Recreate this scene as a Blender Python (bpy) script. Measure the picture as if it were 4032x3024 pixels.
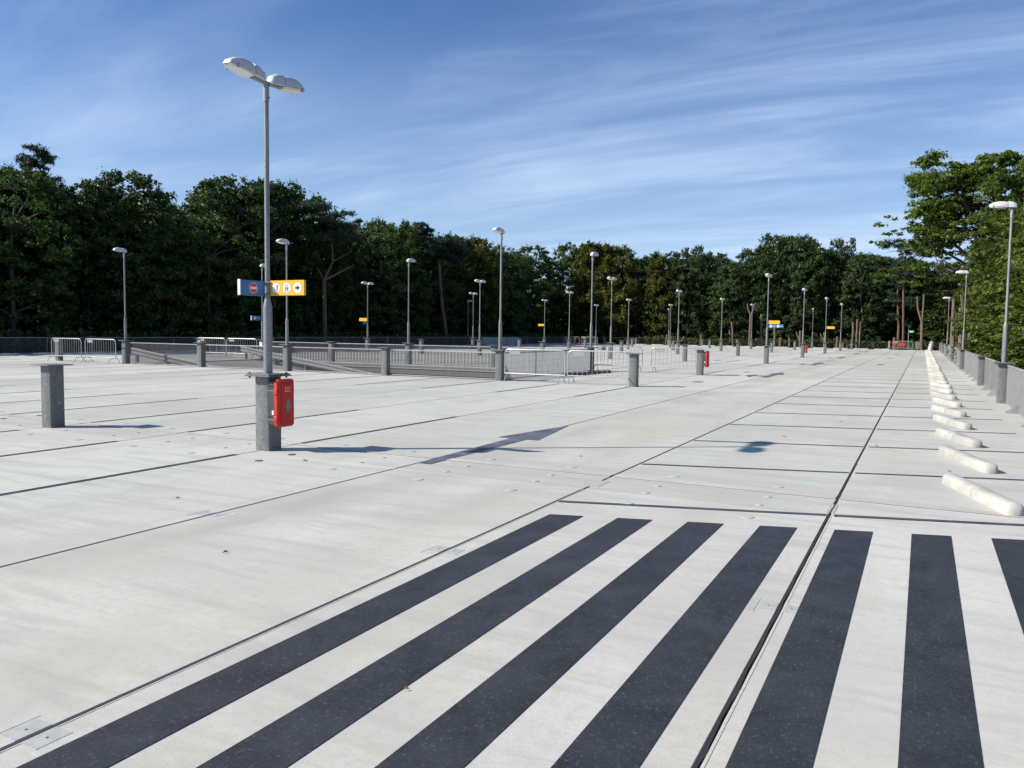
import bpy, math, random
import numpy as np
from mathutils import Matrix, Vector

for o in list(bpy.data.objects): bpy.data.objects.remove(o)
C = bpy.context.scene
COL = C.collection
R = math.radians
rnd = random.Random(7)

# ------------------------------------------------------------------ camera
cd = bpy.data.cameras.new('camera'); cam = bpy.data.objects.new('camera', cd); COL.objects.link(cam)
fw = Vector((-0.455343, 0.887874, -0.065904)); rt = Vector((0.889333, 0.45707, 0.013181)); up = Vector((-0.041826, 0.052609, 0.997739))
M = Matrix(((rt.x, up.x, -fw.x, 0), (rt.y, up.y, -fw.y, 0), (rt.z, up.z, -fw.z, 1.62), (0, 0, 0, 1)))
cam.matrix_world = M
cd.lens = 28.084; cd.sensor_width = 36; cd.sensor_fit = 'HORIZONTAL'
cd.clip_start = 0.05; cd.clip_end = 3000
C.camera = cam
C.render.resolution_x = 1024; C.render.resolution_y = 768

# ------------------------------------------------------------------ sun and sky
SUN_EL = 35.4
SD = Vector((-0.824 * math.cos(R(SUN_EL)), -0.567 * math.cos(R(SUN_EL)), math.sin(R(SUN_EL))))   # towards the sun
ld = bpy.data.lights.new('sun', 'SUN'); ld.energy = 5.0; ld.angle = R(0.55); ld.color = (1.0, 0.945, 0.85)
sun = bpy.data.objects.new('sun', ld); COL.objects.link(sun)
sun.rotation_euler = SD.to_track_quat('Z', 'Y').to_euler(); sun.location = (0, 0, 60)

W = bpy.data.worlds.new('World'); C.world = W; W.use_nodes = True
nt = W.node_tree; N = nt.nodes; L = nt.links; N.clear()
def nd(tree, typ, **kw):
    n = tree.nodes.new(typ)
    for k, v in kw.items(): setattr(n, k, v)
    return n
out = nd(nt, 'ShaderNodeOutputWorld'); bg = nd(nt, 'ShaderNodeBackground'); bg.inputs[1].default_value = 0.08
sky = nd(nt, 'ShaderNodeTexSky', sky_type='NISHITA', sun_disc=False)
sky.sun_elevation = R(SUN_EL); sky.sun_rotation = R(235.5); sky.air_density = 1.0; sky.dust_density = 0.55; sky.ozone_density = 2.6; sky.altitude = 0
tc = nd(nt, 'ShaderNodeTexCoord'); sep = nd(nt, 'ShaderNodeSeparateXYZ'); L.new(tc.outputs['Generated'], sep.inputs[0])
mz = nd(nt, 'ShaderNodeMath', operation='MAXIMUM'); L.new(sep.outputs[2], mz.inputs[0]); mz.inputs[1].default_value = 0.0
az = nd(nt, 'ShaderNodeMath', operation='ADD'); L.new(mz.outputs[0], az.inputs[0]); az.inputs[1].default_value = 0.14
dx = nd(nt, 'ShaderNodeMath', operation='DIVIDE'); L.new(sep.outputs[0], dx.inputs[0]); L.new(az.outputs[0], dx.inputs[1])
dy = nd(nt, 'ShaderNodeMath', operation='DIVIDE'); L.new(sep.outputs[1], dy.inputs[0]); L.new(az.outputs[0], dy.inputs[1])
cmb = nd(nt, 'ShaderNodeCombineXYZ'); L.new(dx.outputs[0], cmb.inputs[0]); L.new(dy.outputs[0], cmb.inputs[1])
def cirrus(rot, scale, s, detail, lo, hi, dist, loc=(0, 0, 0)):
    mp = nd(nt, 'ShaderNodeMapping'); mp.inputs['Rotation'].default_value = (0, 0, R(rot)); mp.inputs['Scale'].default_value = scale; mp.inputs['Location'].default_value = loc
    L.new(cmb.outputs[0], mp.inputs[0])
    n = nd(nt, 'ShaderNodeTexNoise'); n.inputs['Scale'].default_value = s; n.inputs['Detail'].default_value = detail; n.inputs['Roughness'].default_value = 0.58; n.inputs['Distortion'].default_value = dist
    L.new(mp.outputs[0], n.inputs['Vector'])
    m = nd(nt, 'ShaderNodeMapRange', interpolation_type='SMOOTHSTEP'); m.inputs['From Min'].default_value = lo; m.inputs['From Max'].default_value = hi
    L.new(n.outputs['Fac'], m.inputs['Value']); return m.outputs[0]
a = cirrus(-31, (0.42, 1.35, 1), 0.9, 11, 0.40, 0.74, 1.3, (1.4, 3.3, 0))
b = cirrus(-22, (0.45, 1.5, 1), 2.0, 10, 0.42, 0.80, 0.8, (0.4, 5.2, 0))
cc = cirrus(-31, (0.6, 1.1, 1), 0.6, 3, 0.36, 0.60, 0.3, (2.2, 6.1, 0))
m1 = nd(nt, 'ShaderNodeMath', operation='MULTIPLY'); L.new(a, m1.inputs[0]); L.new(cc, m1.inputs[1])
m2 = nd(nt, 'ShaderNodeMath', operation='MULTIPLY'); L.new(b, m2.inputs[0]); m2.inputs[1].default_value = 0.45
m3 = nd(nt, 'ShaderNodeMath', operation='ADD'); L.new(m1.outputs[0], m3.inputs[0]); L.new(m2.outputs[0], m3.inputs[1])
m4 = nd(nt, 'ShaderNodeMath', operation='MULTIPLY', use_clamp=True); L.new(m3.outputs[0], m4.inputs[0]); m4.inputs[1].default_value = 0.46
hz = nd(nt, 'ShaderNodeMapRange', interpolation_type='SMOOTHSTEP'); hz.inputs[1].default_value = 0.0; hz.inputs[2].default_value = 0.42; hz.inputs[3].default_value = 0.52; hz.inputs[4].default_value = 0.0; L.new(sep.outputs[2], hz.inputs[0])
m5 = nd(nt, 'ShaderNodeMath', operation='ADD', use_clamp=True); L.new(m4.outputs[0], m5.inputs[0]); L.new(hz.outputs[0], m5.inputs[1])
mix = nd(nt, 'ShaderNodeMix', data_type='RGBA'); L.new(m5.outputs[0], mix.inputs['Factor'])
tint = nd(nt, 'ShaderNodeMix', data_type='RGBA', blend_type='MULTIPLY'); tint.inputs['Factor'].default_value = 1.0; tint.inputs['B'].default_value = (0.50, 0.75, 1.06, 1)
L.new(sky.outputs[0], tint.inputs['A'])
L.new(tint.outputs['Result'], mix.inputs['A']); mix.inputs['B'].default_value = (5.6, 7.1, 9.3, 1)
L.new(mix.outputs['Result'], bg.inputs[0]); L.new(bg.outputs[0], out.inputs[0])

vs = C.view_settings; vs.view_transform = 'Standard'; vs.look = 'None'; vs.gamma = 1; vs.use_curve_mapping = False; vs.exposure = 0.54
C.render.engine = 'CYCLES'

# ------------------------------------------------------------------ materials
MATS = {}
def newmat(name):
    m = bpy.data.materials.new(name); m.use_nodes = True; t = m.node_tree
    p = t.nodes['Principled BSDF']; MATS[name] = m; return m, t, p
def noise(t, vec, scale, detail=4, rough=0.55, dist=0.0):
    n = nd(t, 'ShaderNodeTexNoise'); n.inputs['Scale'].default_value = scale; n.inputs['Detail'].default_value = detail
    n.inputs['Roughness'].default_value = rough; n.inputs['Distortion'].default_value = dist
    if vec is not None: t.links.new(vec, n.inputs['Vector'])
    return n.outputs['Fac']
def ramp(t, fac, stops):
    r = nd(t, 'ShaderNodeValToRGB'); e = r.color_ramp.elements
    while len(e) < len(stops): e.new(0.5)
    for i, (p, c) in enumerate(stops): e[i].position = p; e[i].color = (*c, 1) if len(c) == 3 else c
    t.links.new(fac, r.inputs[0]); return r.outputs['Color']
def mapping(t, vec, scale=(1, 1, 1), rot=0, loc=(0, 0, 0)):
    m = nd(t, 'ShaderNodeMapping'); m.inputs['Scale'].default_value = scale; m.inputs['Rotation'].default_value = (0, 0, R(rot)); m.inputs['Location'].default_value = loc
    t.links.new(vec, m.inputs[0]); return m.outputs[0]
def mixc(t, fac, a, b, mode='MIX'):
    m = nd(t, 'ShaderNodeMix', data_type='RGBA', blend_type=mode)
    for key, v in (('Factor', fac), ('A', a), ('B', b)):
        if isinstance(v, (int, float)): m.inputs[key].default_value = v
        elif isinstance(v, tuple): m.inputs[key].default_value = (*v, 1)
        else: t.links.new(v, m.inputs[key])
    return m.outputs['Result']
def bump(t, p, h, strength, dist=0.01):
    b = nd(t, 'ShaderNodeBump'); b.inputs['Strength'].default_value = strength; b.inputs['Distance'].default_value = dist
    t.links.new(h, b.inputs['Height']); t.links.new(b.outputs[0], p.inputs['Normal'])
def maprange(t, v, a, b, c=0, d=1):
    m = nd(t, 'ShaderNodeMapRange'); m.inputs[1].default_value = a; m.inputs[2].default_value = b; m.inputs[3].default_value = c; m.inputs[4].default_value = d
    t.links.new(v, m.inputs[0]); return m.outputs[0]

def concrete(name, base, warm, lane=False):
    m, t, p = newmat(name)
    g = nd(t, 'ShaderNodeNewGeometry').outputs['Position']
    oi = nd(t, 'ShaderNodeObjectInfo').outputs['Random']
    n1 = noise(t, mapping(t, g, (0.9, 0.28, 1), 6), 1.1, 6, 0.62, 0.3)
    c1 = ramp(t, n1, [(0.30, tuple(x * 0.74 for x in base)), (0.44, tuple(x * 0.93 for x in base)), (0.60, base), (0.74, tuple(min(1, x * 1.10) for x in base))])
    n2 = noise(t, mapping(t, g, (0.35, 2.6, 1), 3, (5, 3, 0)), 1.6, 7, 0.65, 0.5)
    c2 = mixc(t, maprange(t, n2, 0.48, 0.70, 0, 0.9), c1, tuple(x * 0.68 for x in base))
    n3 = noise(t, mapping(t, g, (1, 0.22, 1), 12, (9, 1, 0)), 0.5, 5, 0.6)
    c3 = mixc(t, maprange(t, n3, 0.46, 0.68, 0, warm), c2, (base[0] * 0.82, base[1] * 0.75, base[2] * 0.66))
    n4 = noise(t, g, 70, 3, 0.7)
    c4 = mixc(t, maprange(t, n4, 0.54, 0.68, 0, 0.5), c3, tuple(x * 0.55 for x in base))
    n5 = noise(t, g, 14, 5, 0.7)
    c5 = mixc(t, maprange(t, n5, 0.46, 0.70, 0, 0.65), c4, tuple(x * 0.76 for x in base))
    v = nd(t, 'ShaderNodeHueSaturation'); n6 = noise(t, mapping(t, g, (0.55, 1.0, 1), 20, (2, 7, 0)), 0.42, 4, 0.6, 0.6)
    c5 = mixc(t, maprange(t, n6, 0.47, 0.66, 0, 0.62), c5, tuple(x * 0.72 for x in base))
    if lane:   # brown dirt track left by wheels along the joint
        sx = nd(t, 'ShaderNodeSeparateXYZ'); t.links.new(g, sx.inputs[0]); wob = noise(t, mapping(t, g, (0.6, 0.25, 1)), 1.0, 4, 0.6)
        for cx, wd, st in ((-5.0, 0.65, 1.5), (-3.7, 0.35, 0.5)):
            d1 = nd(t, 'ShaderNodeMath', operation='ADD'); t.links.new(sx.outputs[0], d1.inputs[0]); d1.inputs[1].default_value = -cx
            d2 = nd(t, 'ShaderNodeMath', operation='ABSOLUTE'); t.links.new(d1.outputs[0], d2.inputs[0])
            f1 = maprange(t, d2.outputs[0], 0.0, wd, 1, 0); f2 = nd(t, 'ShaderNodeMath', operation='MULTIPLY', use_clamp=True); t.links.new(f1, f2.inputs[0]); t.links.new(maprange(t, wob, 0.42, 0.66, 0, st), f2.inputs[1])
            c5 = mixc(t, f2.outputs[0], c5, (base[0] * 0.68, base[1] * 0.66, base[2] * 0.66))
    t.links.new(c5, v.inputs['Color']); t.links.new(maprange(t, oi, 0, 1, 0.88, 1.06), v.inputs['Value'])
    t.links.new(v.outputs[0], p.inputs['Base Color'])
    p.inputs['Roughness'].default_value = 0.78; p.inputs['Specular IOR Level'].default_value = 0.35; p.inputs['Sheen Weight'].default_value = 0.06; p.inputs['Sheen Roughness'].default_value = 0.6
    bump(t, p, noise(t, g, 120, 3, 0.6), 0.25, 0.004)
    return m
concrete('concrete_lane', (0.505, 0.490, 0.438), 0.6, True)
concrete('concrete_bay', (0.500, 0.493, 0.448), 0.55)
concrete('concrete_strip', (0.49, 0.482, 0.44), 0.6)
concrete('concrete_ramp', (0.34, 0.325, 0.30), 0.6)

def simple(name, col, rough=0.6, metal=0.0, var=0.15, scale=20, spec=0.5, trans=0):
    m, t, p = newmat(name)
    g = nd(t, 'ShaderNodeTexCoord').outputs['Object']
    n = noise(t, g, scale, 4, 0.6)
    c = ramp(t, n, [(0.3, tuple(x * (1 - var) for x in col)), (0.7, tuple(min(1, x * (1 + var)) for x in col))])
    t.links.new(c, p.inputs['Base Color']); p.inputs['Roughness'].default_value = rough; p.inputs['Metallic'].default_value = metal
    p.inputs['Specular IOR Level'].default_value = spec
    if trans: p.inputs['Transmission Weight'].default_value = trans
    return m
def galvanised(name, col, metal=0.55, spots=0.5, rough=0.46):
    m, t, p = newmat(name)
    g = nd(t, 'ShaderNodeTexCoord').outputs['Object']
    oi = nd(t, 'ShaderNodeObjectInfo').outputs['Random']
    v = nd(t, 'ShaderNodeTexVoronoi'); v.inputs['Scale'].default_value = 55; t.links.new(g, v.inputs['Vector'])
    c = mixc(t, 0.35, col, v.outputs['Color'], 'SOFT_LIGHT')
    h = nd(t, 'ShaderNodeHueSaturation'); h.inputs['Saturation'].default_value = 0.12; t.links.new(c, h.inputs['Color']); t.links.new(maprange(t, oi, 0, 1, 0.85, 1.15), h.inputs['Value'])
    n = noise(t, g, 22, 5, 0.7, 0.6)
    c2 = mixc(t, maprange(t, n, 0.59, 0.66, 0, spots), h.outputs[0], tuple(min(1, x * 2.9) for x in col))
    n2 = noise(t, mapping(t, g, (1, 1, 0.3)), 9, 4, 0.6)
    c3 = mixc(t, maprange(t, n2, 0.5, 0.75, 0, 0.5), c2, tuple(x * 0.55 for x in col))
    t.links.new(c3, p.inputs['Base Color']); p.inputs['Metallic'].default_value = metal; p.inputs['Roughness'].default_value = rough
    return m
galvanised('column_steel', (0.118, 0.130, 0.122), 0.0, 0.55, 0.55)
galvanised('plate_steel', (0.13, 0.14, 0.135), 0.1, 0.1, 0.5)
galvanised('pole_steel', (0.20, 0.215, 0.22), 0.3, 0.25, 0.42)
galvanised('rail_steel', (0.34, 0.36, 0.36), 0.3, 0.05, 0.42)
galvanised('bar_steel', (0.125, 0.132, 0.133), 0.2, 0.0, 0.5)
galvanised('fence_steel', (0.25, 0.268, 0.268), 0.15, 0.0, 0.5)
galvanised('barrier_steel', (0.36, 0.37, 0.365), 0.3, 0.05, 0.35)
simple('bolt_dark', (0.06, 0.055, 0.05), 0.6, 0.4)
simple('lamp_white', (0.56, 0.57, 0.57), 0.35, 0, 0.04)
simple('lamp_grey', (0.28, 0.29, 0.29), 0.4, 0, 0.05)
m, t, p = newmat('lamp_glass'); p.inputs['Base Color'].default_value = (0.62, 0.66, 0.64, 1); p.inputs['Roughness'].default_value = 0.12; p.inputs['Coat Weight'].default_value = 0.5
simple('black_gap', (0.012, 0.011, 0.012), 0.8, 0, 0.2)
simple('sealant', (0.026, 0.019, 0.014), 0.85, 0, 0.4, 60)
simple('mortar_cream', (0.44, 0.42, 0.37), 0.85, 0, 0.15, 30)
simple('mortar_brown', (0.42, 0.392, 0.355), 0.85, 0, 0.18, 1.3)
simple('repair_grey', (0.36, 0.365, 0.345), 0.7, 0, 0.15, 12)
simple('plug_grey', (0.41, 0.41, 0.385), 0.75, 0, 0.3, 14)
simple('plug_dark', (0.06, 0.055, 0.05), 0.8, 0, 0.3, 14)
def paint(name, col, wear):
    m, t, p = newmat(name)
    g = nd(t, 'ShaderNodeNewGeometry').outputs['Position']
    n = noise(t, mapping(t, g, (1.3, 3.2, 1), 15), 26, 5, 0.75, 0.4)
    n2 = noise(t, g, 2.6, 6, 0.7, 0.5)
    base = ramp(t, n2, [(0.36, tuple(x * 0.70 for x in col)), (0.66, tuple(x * 1.75 for x in col))])
    c = mixc(t, maprange(t, n, 0.50, 0.70, 0, wear), base, (0.048, 0.052, 0.060))
    n3 = noise(t, mapping(t, g, (1, .5, 1)), 75, 3, 0.7)
    c = mixc(t, maprange(t, n3, 0.59, 0.69, 0, 0.5), c, (0.12, 0.125, 0.135))
    t.links.new(c, p.inputs['Base Color']); p.inputs['Roughness'].default_value = 0.62
    bump(t, p, noise(t, g, 150, 3, 0.6), 0.3, 0.004)
paint('marking_black', (0.0165, 0.0175, 0.0205), 0.6)
paint('line_black', (0.045, 0.048, 0.058), 0.3)
paint('arrow_grey', (0.075, 0.085, 0.105), 0.3)
m, t, p = newmat('stop_concrete')
g = nd(t, 'ShaderNodeTexCoord').outputs['Object']; oi = nd(t, 'ShaderNodeObjectInfo').outputs['Random']
c1 = ramp(t, noise(t, g, 3.5, 5, 0.65), [(0.30, (0.30, 0.285, 0.25)), (0.46, (0.385, 0.372, 0.335)), (0.68, (0.435, 0.425, 0.385))])
c2 = mixc(t, maprange(t, noise(t, g, 60, 3, 0.7), 0.58, 0.75, 0, 0.4), c1, (0.30, 0.27, 0.22))
h = nd(t, 'ShaderNodeHueSaturation'); t.links.new(c2, h.inputs['Color']); t.links.new(maprange(t, oi, 0, 1, 0.84, 1.08), h.inputs['Value']); t.links.new(h.outputs[0], p.inputs['Base Color'])
p.inputs['Roughness'].default_value = 0.85; bump(t, p, noise(t, g, 90, 3, 0.6), 0.3, 0.005)
simple('stop_shaded', (0.13, 0.12, 0.115), 0.85, 0, 0.25, 8)  # darker than the other stops: shade of the railing put into the colour
simple('red_plastic', (0.50, 0.022, 0.012), 0.55, 0, 0.08, 8)
simple('dark_plastic', (0.045, 0.048, 0.052), 0.5, 0, 0.15, 10)
m, t, p = newmat('window_plastic'); p.inputs['Base Color'].default_value = (0.16, 0.16, 0.15, 1); p.inputs['Roughness'].default_value = 0.08
simple('sign_white', (0.78, 0.78, 0.77), 0.45, 0, 0.02)
simple('sign_yellow', (0.80, 0.42, 0.03), 0.45, 0, 0.03)
simple('sign_blue', (0.010, 0.145, 0.36), 0.35, 0, 0.05)
simple('sign_red', (0.60, 0.03, 0.02), 0.4, 0, 0.03)
simple('sign_black', (0.015, 0.012, 0.015), 0.5, 0, 0.05)
simple('sign_green', (0.02, 0.30, 0.16), 0.4, 0, 0.05)
m, t, p = newmat('clear_film'); p.inputs['Base Color'].default_value = (0.9, 0.9, 0.92, 1); p.inputs['Roughness'].default_value = 0.15; p.inputs['Alpha'].default_value = 0.28
def bark(name, c1, c2):
    m, t, p = newmat(name); g = nd(t, 'ShaderNodeTexCoord').outputs['Object']
    n = noise(t, mapping(t, g, (6, 6, 1.2)), 2.2, 6, 0.7, 0.4)
    t.links.new(ramp(t, n, [(0.35, c1), (0.65, c2)]), p.inputs['Base Color']); p.inputs['Roughness'].default_value = 0.9
    bump(t, p, n, 0.6, 0.03)
bark('bark_grey', (0.07, 0.058, 0.045), (0.17, 0.15, 0.12))
bark('bark_pine', (0.085, 0.050, 0.034), (0.18, 0.105, 0.068))
bark('bark_cut', (0.075, 0.055, 0.040), (0.20, 0.145, 0.10))
bark('wood_end', (0.25, 0.18, 0.11), (0.36, 0.26, 0.16))
def leafmat(name, cols, transl=0.28, var=0.28, sheen=0.5):
    m, t, p = newmat(name)
    at = nd(t, 'ShaderNodeAttribute', attribute_name='tint', attribute_type='GEOMETRY')
    oi = nd(t, 'ShaderNodeObjectInfo').outputs['Random']
    n = len(cols); c = ramp(t, at.outputs['Fac'], [(i / max(1, n - 1), cols[i]) for i in range(n)])
    h = nd(t, 'ShaderNodeHueSaturation'); t.links.new(c, h.inputs['Color'])
    t.links.new(maprange(t, oi, 0, 1, 1 - var, 1 + var), h.inputs['Value']); t.links.new(maprange(t, oi, 0, 1, 0.515, 0.485), h.inputs['Hue'])
    t.links.new(h.outputs[0], p.inputs['Base Color']); p.inputs['Roughness'].default_value = sheen; p.inputs['Specular IOR Level'].default_value = 0.18
    tr = nd(t, 'ShaderNodeBsdfTranslucent'); t.links.new(mixc(t, 1.0, h.outputs[0], (1.1, 1.35, 0.6), 'MULTIPLY'), tr.inputs['Color'])
    ms = nd(t, 'ShaderNodeMixShader'); ms.inputs[0].default_value = transl
    t.links.new(p.outputs[0], ms.inputs[1]); t.links.new(tr.outputs[0], ms.inputs[2]); t.links.new(ms.outputs[0], t.nodes['Material Output'].inputs['Surface'])
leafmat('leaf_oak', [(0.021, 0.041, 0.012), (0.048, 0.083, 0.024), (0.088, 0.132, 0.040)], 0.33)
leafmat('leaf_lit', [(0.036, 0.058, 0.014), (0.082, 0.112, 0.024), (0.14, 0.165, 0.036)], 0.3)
leafmat('leaf_oak_lightened', [(0.028, 0.046, 0.016), (0.060, 0.092, 0.032), (0.102, 0.140, 0.054)], 0.28)  # sunlight on the back trees put into a lighter green; varies others too
leafmat('leaf_gold', [(0.040, 0.058, 0.014), (0.080, 0.092, 0.018), (0.150, 0.130, 0.022)], 0.3)
leafmat('leaf_sparse', [(0.05, 0.060, 0.028), (0.085, 0.095, 0.045), (0.12, 0.125, 0.062)], 0.25)
leafmat('leaf_pine', [(0.012, 0.026, 0.016), (0.024, 0.046, 0.027), (0.042, 0.070, 0.038)], 0.1)
leafmat('leaf_chestnut', [(0.045, 0.075, 0.016), (0.095, 0.140, 0.028), (0.16, 0.205, 0.042)], 0.38)
simple('forest_soil', (0.035, 0.028, 0.018), 0.95, 0, 0.5, 3)
simple('dry_leaf', (0.20, 0.11, 0.04), 0.8, 0, 0.3)

# ------------------------------------------------------------------ mesh helpers
class MB:
    def __init__(s): s.v = []; s.f = []; s.mi = []; s.cur = 0
    def quadbox(s, x0, x1, y0, y1, z0, z1, caps=True):
        b = len(s.v)
        s.v += [(x0, y0, z0), (x1, y0, z0), (x1, y1, z0), (x0, y1, z0), (x0, y0, z1), (x1, y0, z1), (x1, y1, z1), (x0, y1, z1)]
        f = [(0, 1, 5, 4), (1, 2, 6, 5), (2, 3, 7, 6), (3, 0, 4, 7)]
        if caps: f += [(3, 2, 1, 0), (4, 5, 6, 7)]
        s.f += [tuple(b + i for i in q) for q in f]; s.mi += [s.cur] * len(f); return s
    def bevbox(s, x0, x1, y0, y1, z0, z1, r=0.004):
        rings = []
        for z, i in ((z0, r), (z0 + r, 0), (z1 - r, 0), (z1, r)):
            rings.append([(x0 + i, y0 + i, z), (x1 - i, y0 + i, z), (x1 - i, y1 - i, z), (x0 + i, y1 - i, z)])
        return s.loft(rings)
    def roundbox(s, x0, x1, y0, y1, z0, z1, rc, n=3):
        ring = []
        for cx, cy, a0 in ((x1 - rc, y1 - rc, 0), (x0 + rc, y1 - rc, 90), (x0 + rc, y0 + rc, 180), (x1 - rc, y0 + rc, 270)):
            for k in range(n + 1):
                a_ = R(a0 + 90 * k / n); ring.append((cx + rc * math.cos(a_), cy + rc * math.sin(a_)))
        return s.loft([[(x, y, z0) for x, y in ring], [(x, y, z1) for x, y in ring]])
    def loft(s, rings, caps=True):
        b = len(s.v); n = len(rings[0])
        for r in rings: s.v += list(r)
        for i in range(len(rings) - 1):
            for j in range(n):
                s.f.append((b + i * n + j, b + i * n + (j + 1) % n, b + (i + 1) * n + (j + 1) % n, b + (i + 1) * n + j)); s.mi.append(s.cur)
        if caps:
            s.f.append(tuple(b + j for j in reversed(range(n)))); s.mi.append(s.cur)
            s.f.append(tuple(b + (len(rings) - 1) * n + j for j in range(n))); s.mi.append(s.cur)
        return s
    def tube(s, pts, rad, n=8, caps=True):
        if not isinstance(rad, (list, tuple)): rad = [rad] * len(pts)
        pts = [Vector(p_) for p_ in pts]; rings = []; pu = None
        for i, q in enumerate(pts):
            d = (pts[min(i + 1, len(pts) - 1)] - pts[max(i - 1, 0)]).normalized()
            if pu is None: pu = Vector((0, 0, 1)) if abs(d.z) < 0.9 else Vector((1, 0, 0))
            u = (pu - d * pu.dot(d)).normalized(); w = d.cross(u); pu = u
            rings.append([tuple(q + (u * math.cos(2 * math.pi * k / n) + w * math.sin(2 * math.pi * k / n)) * rad[i]) for k in range(n)])
        return s.loft(rings, caps)
    def poly(s, pts):
        b = len(s.v); s.v += list(pts); s.f.append(tuple(range(b, b + len(pts)))); s.mi.append(s.cur); return s
    def prism(s, pts, off):
        a_ = [tuple(q) for q in pts]; b_ = [tuple(Vector(q) + Vector(off)) for q in pts]
        return s.loft([a_, b_])
    def mesh(s, name, mats, smooth=0):
        me = bpy.data.meshes.new(name); me.from_pydata(s.v, [], s.f)
        for m_ in (mats if isinstance(mats, (list, tuple)) else [mats]): me.materials.append(MATS[m_])
        if any(s.mi): me.polygons.foreach_set('material_index', s.mi)
        if smooth:
            me.polygons.foreach_set('use_smooth', [True] * len(me.polygons))
            me.set_sharp_from_angle(angle=R(smooth))
        me.update(); return me
    def build(s, name, mats, parent=None, smooth=0, loc=None):
        return link(name, s.mesh(name, mats, smooth), parent, loc)
def link(name, me, parent=None, loc=None, rot=None):
    o = bpy.data.objects.new(name, me); COL.objects.link(o)
    if parent is not None: o.parent = parent
    if loc is not None: o.location = loc
    if rot is not None: o.rotation_euler = rot
    return o
def thing(name, label, cat, loc=(0, 0, 0), rz=0, group=None):
    o = bpy.data.objects.new(name, None); o.empty_display_size = 0.2; COL.objects.link(o)
    o.location = loc; o.rotation_euler = (0, 0, rz); return tag(o, label, cat, group)
def tag(o, label, cat, group=None):
    o['label'] = label; o['category'] = cat
    if group: o['group'] = group
    elif 'group' in o: del o['group']
    return o
def structure(o): o['kind'] = 'structure'; return o
def stuff(o): o['kind'] = 'stuff'; return o
def copy_tree(o, parent=None):
    c_ = o.copy(); COL.objects.link(c_)
    if parent is not None: c_.parent = parent
    for ch in KIDS.get(o.name, []): copy_tree(ch, c_)
    return c_
KIDS = {}
def kids(root):
    for o in [root] + list(root.children_recursive): KIDS[o.name] = list(o.children)
    return root
ORD = ['zeroth', 'first', 'second', 'third', 'fourth', 'fifth', 'sixth', 'seventh', 'eighth', 'ninth', 'tenth', 'eleventh', 'twelfth', 'thirteenth', 'fourteenth', 'fifteenth', 'sixteenth', 'seventeenth', 'eighteenth', 'nineteenth', 'twentieth']
def ordn(i):
    if i <= 20: return ORD[i]
    tens = {2: 'twenty', 3: 'thirty', 4: 'forty'}[i // 10]
    return {2: 'twentieth', 3: 'thirtieth', 4: 'fortieth'}[i // 10] if i % 10 == 0 else tens + '-' + ORD[i % 10]

# ------------------------------------------------------------------ ground and parking deck
b_ = MB(); b_.poly([(-900, -900, -3.2), (900, -900, -3.2), (900, 1200, -3.2), (-900, 1200, -3.2)])
structure(b_.build('ground', 'forest_soil'))
XC0, XS = -7.72, 4.58
ROWS = [7.95, 23.1, 31.15, 46.0, 61.0, 75.9, 90.7, 105.9]
JL = [-7.75 - 2.29 * k for k in range(17)]              # slab joints left of the lane
XJ = sorted(JL + [-5.43, -3.065, -0.69, 1.98]); XJ[0] = -44.6
YE = [-9.0, -7.1]
deck = bpy.data.objects.new('parking_deck', None); COL.objects.link(deck); structure(deck); deck['label'] = 'pale concrete rooftop parking deck of long precast slabs'
SLM = {}
def slab(name, x0, x1, y0, y1, mat, g=0.008, top=0.0):
    w, h_ = round(x1 - x0 - 2 * g, 3), round(y1 - y0 - 0.014, 3)
    key = (name, w, h_, mat)
    if key not in SLM:
        mb = MB(); r = 0.007; hw, hh = w / 2, h_ / 2
        mb.loft([[(-hw, -hh, -0.28), (hw, -hh, -0.28), (hw, hh, -0.28), (-hw, hh, -0.28)], [(-hw, -hh, -r), (hw, -hh, -r), (hw, hh, -r), (-hw, hh, -r)],
                 [(-hw + r, -hh + r, 0), (hw - r, -hh + r, 0), (hw - r, hh - r, 0), (-hw + r, hh - r, 0)]])
        SLM[key] = mb.mesh(name, mat)
    return link(name, SLM[key], deck, ((x0 + x1) / 2, (y0 + y1) / 2, top))
bands = [(-9.0, 7.62), (8.42, 23.1), (23.1, 31.15), (31.15, 45.6), (46.4, 60.6), (61.4, 75.5), (76.3, 90.3), (91.1, 107.0)]
strips = [(7.62, 8.42), (45.6, 46.4), (60.6, 61.4), (75.5, 76.3), (90.3, 91.1)]
RX0, RX1 = JL[10], JL[2]                                # ramp opening
for i in range(len(XJ) - 1):
    x0, x1 = XJ[i], XJ[i + 1]
    mat = 'concrete_lane' if x0 > -5.6 and x1 < -2.9 else 'concrete_bay'
    gg = 0.0095 if x0 > -8 else 0.008
    for (y0, y1) in bands:
        if y0 == 23.1 and x0 >= RX0 - 0.1 and x1 <= RX1 + 0.1:
            slab('edge_slab', x0, x1, 23.1, 23.45, mat, gg); slab('edge_slab', x0, x1, 30.85, 31.15, mat, gg); continue
        slab('concrete_slab', x0, x1, y0, y1, mat, gg)
    for (y0, y1) in strips: slab('joint_slab', x0, x1, y0, y1, 'concrete_strip', gg, -0.0015)
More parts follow.
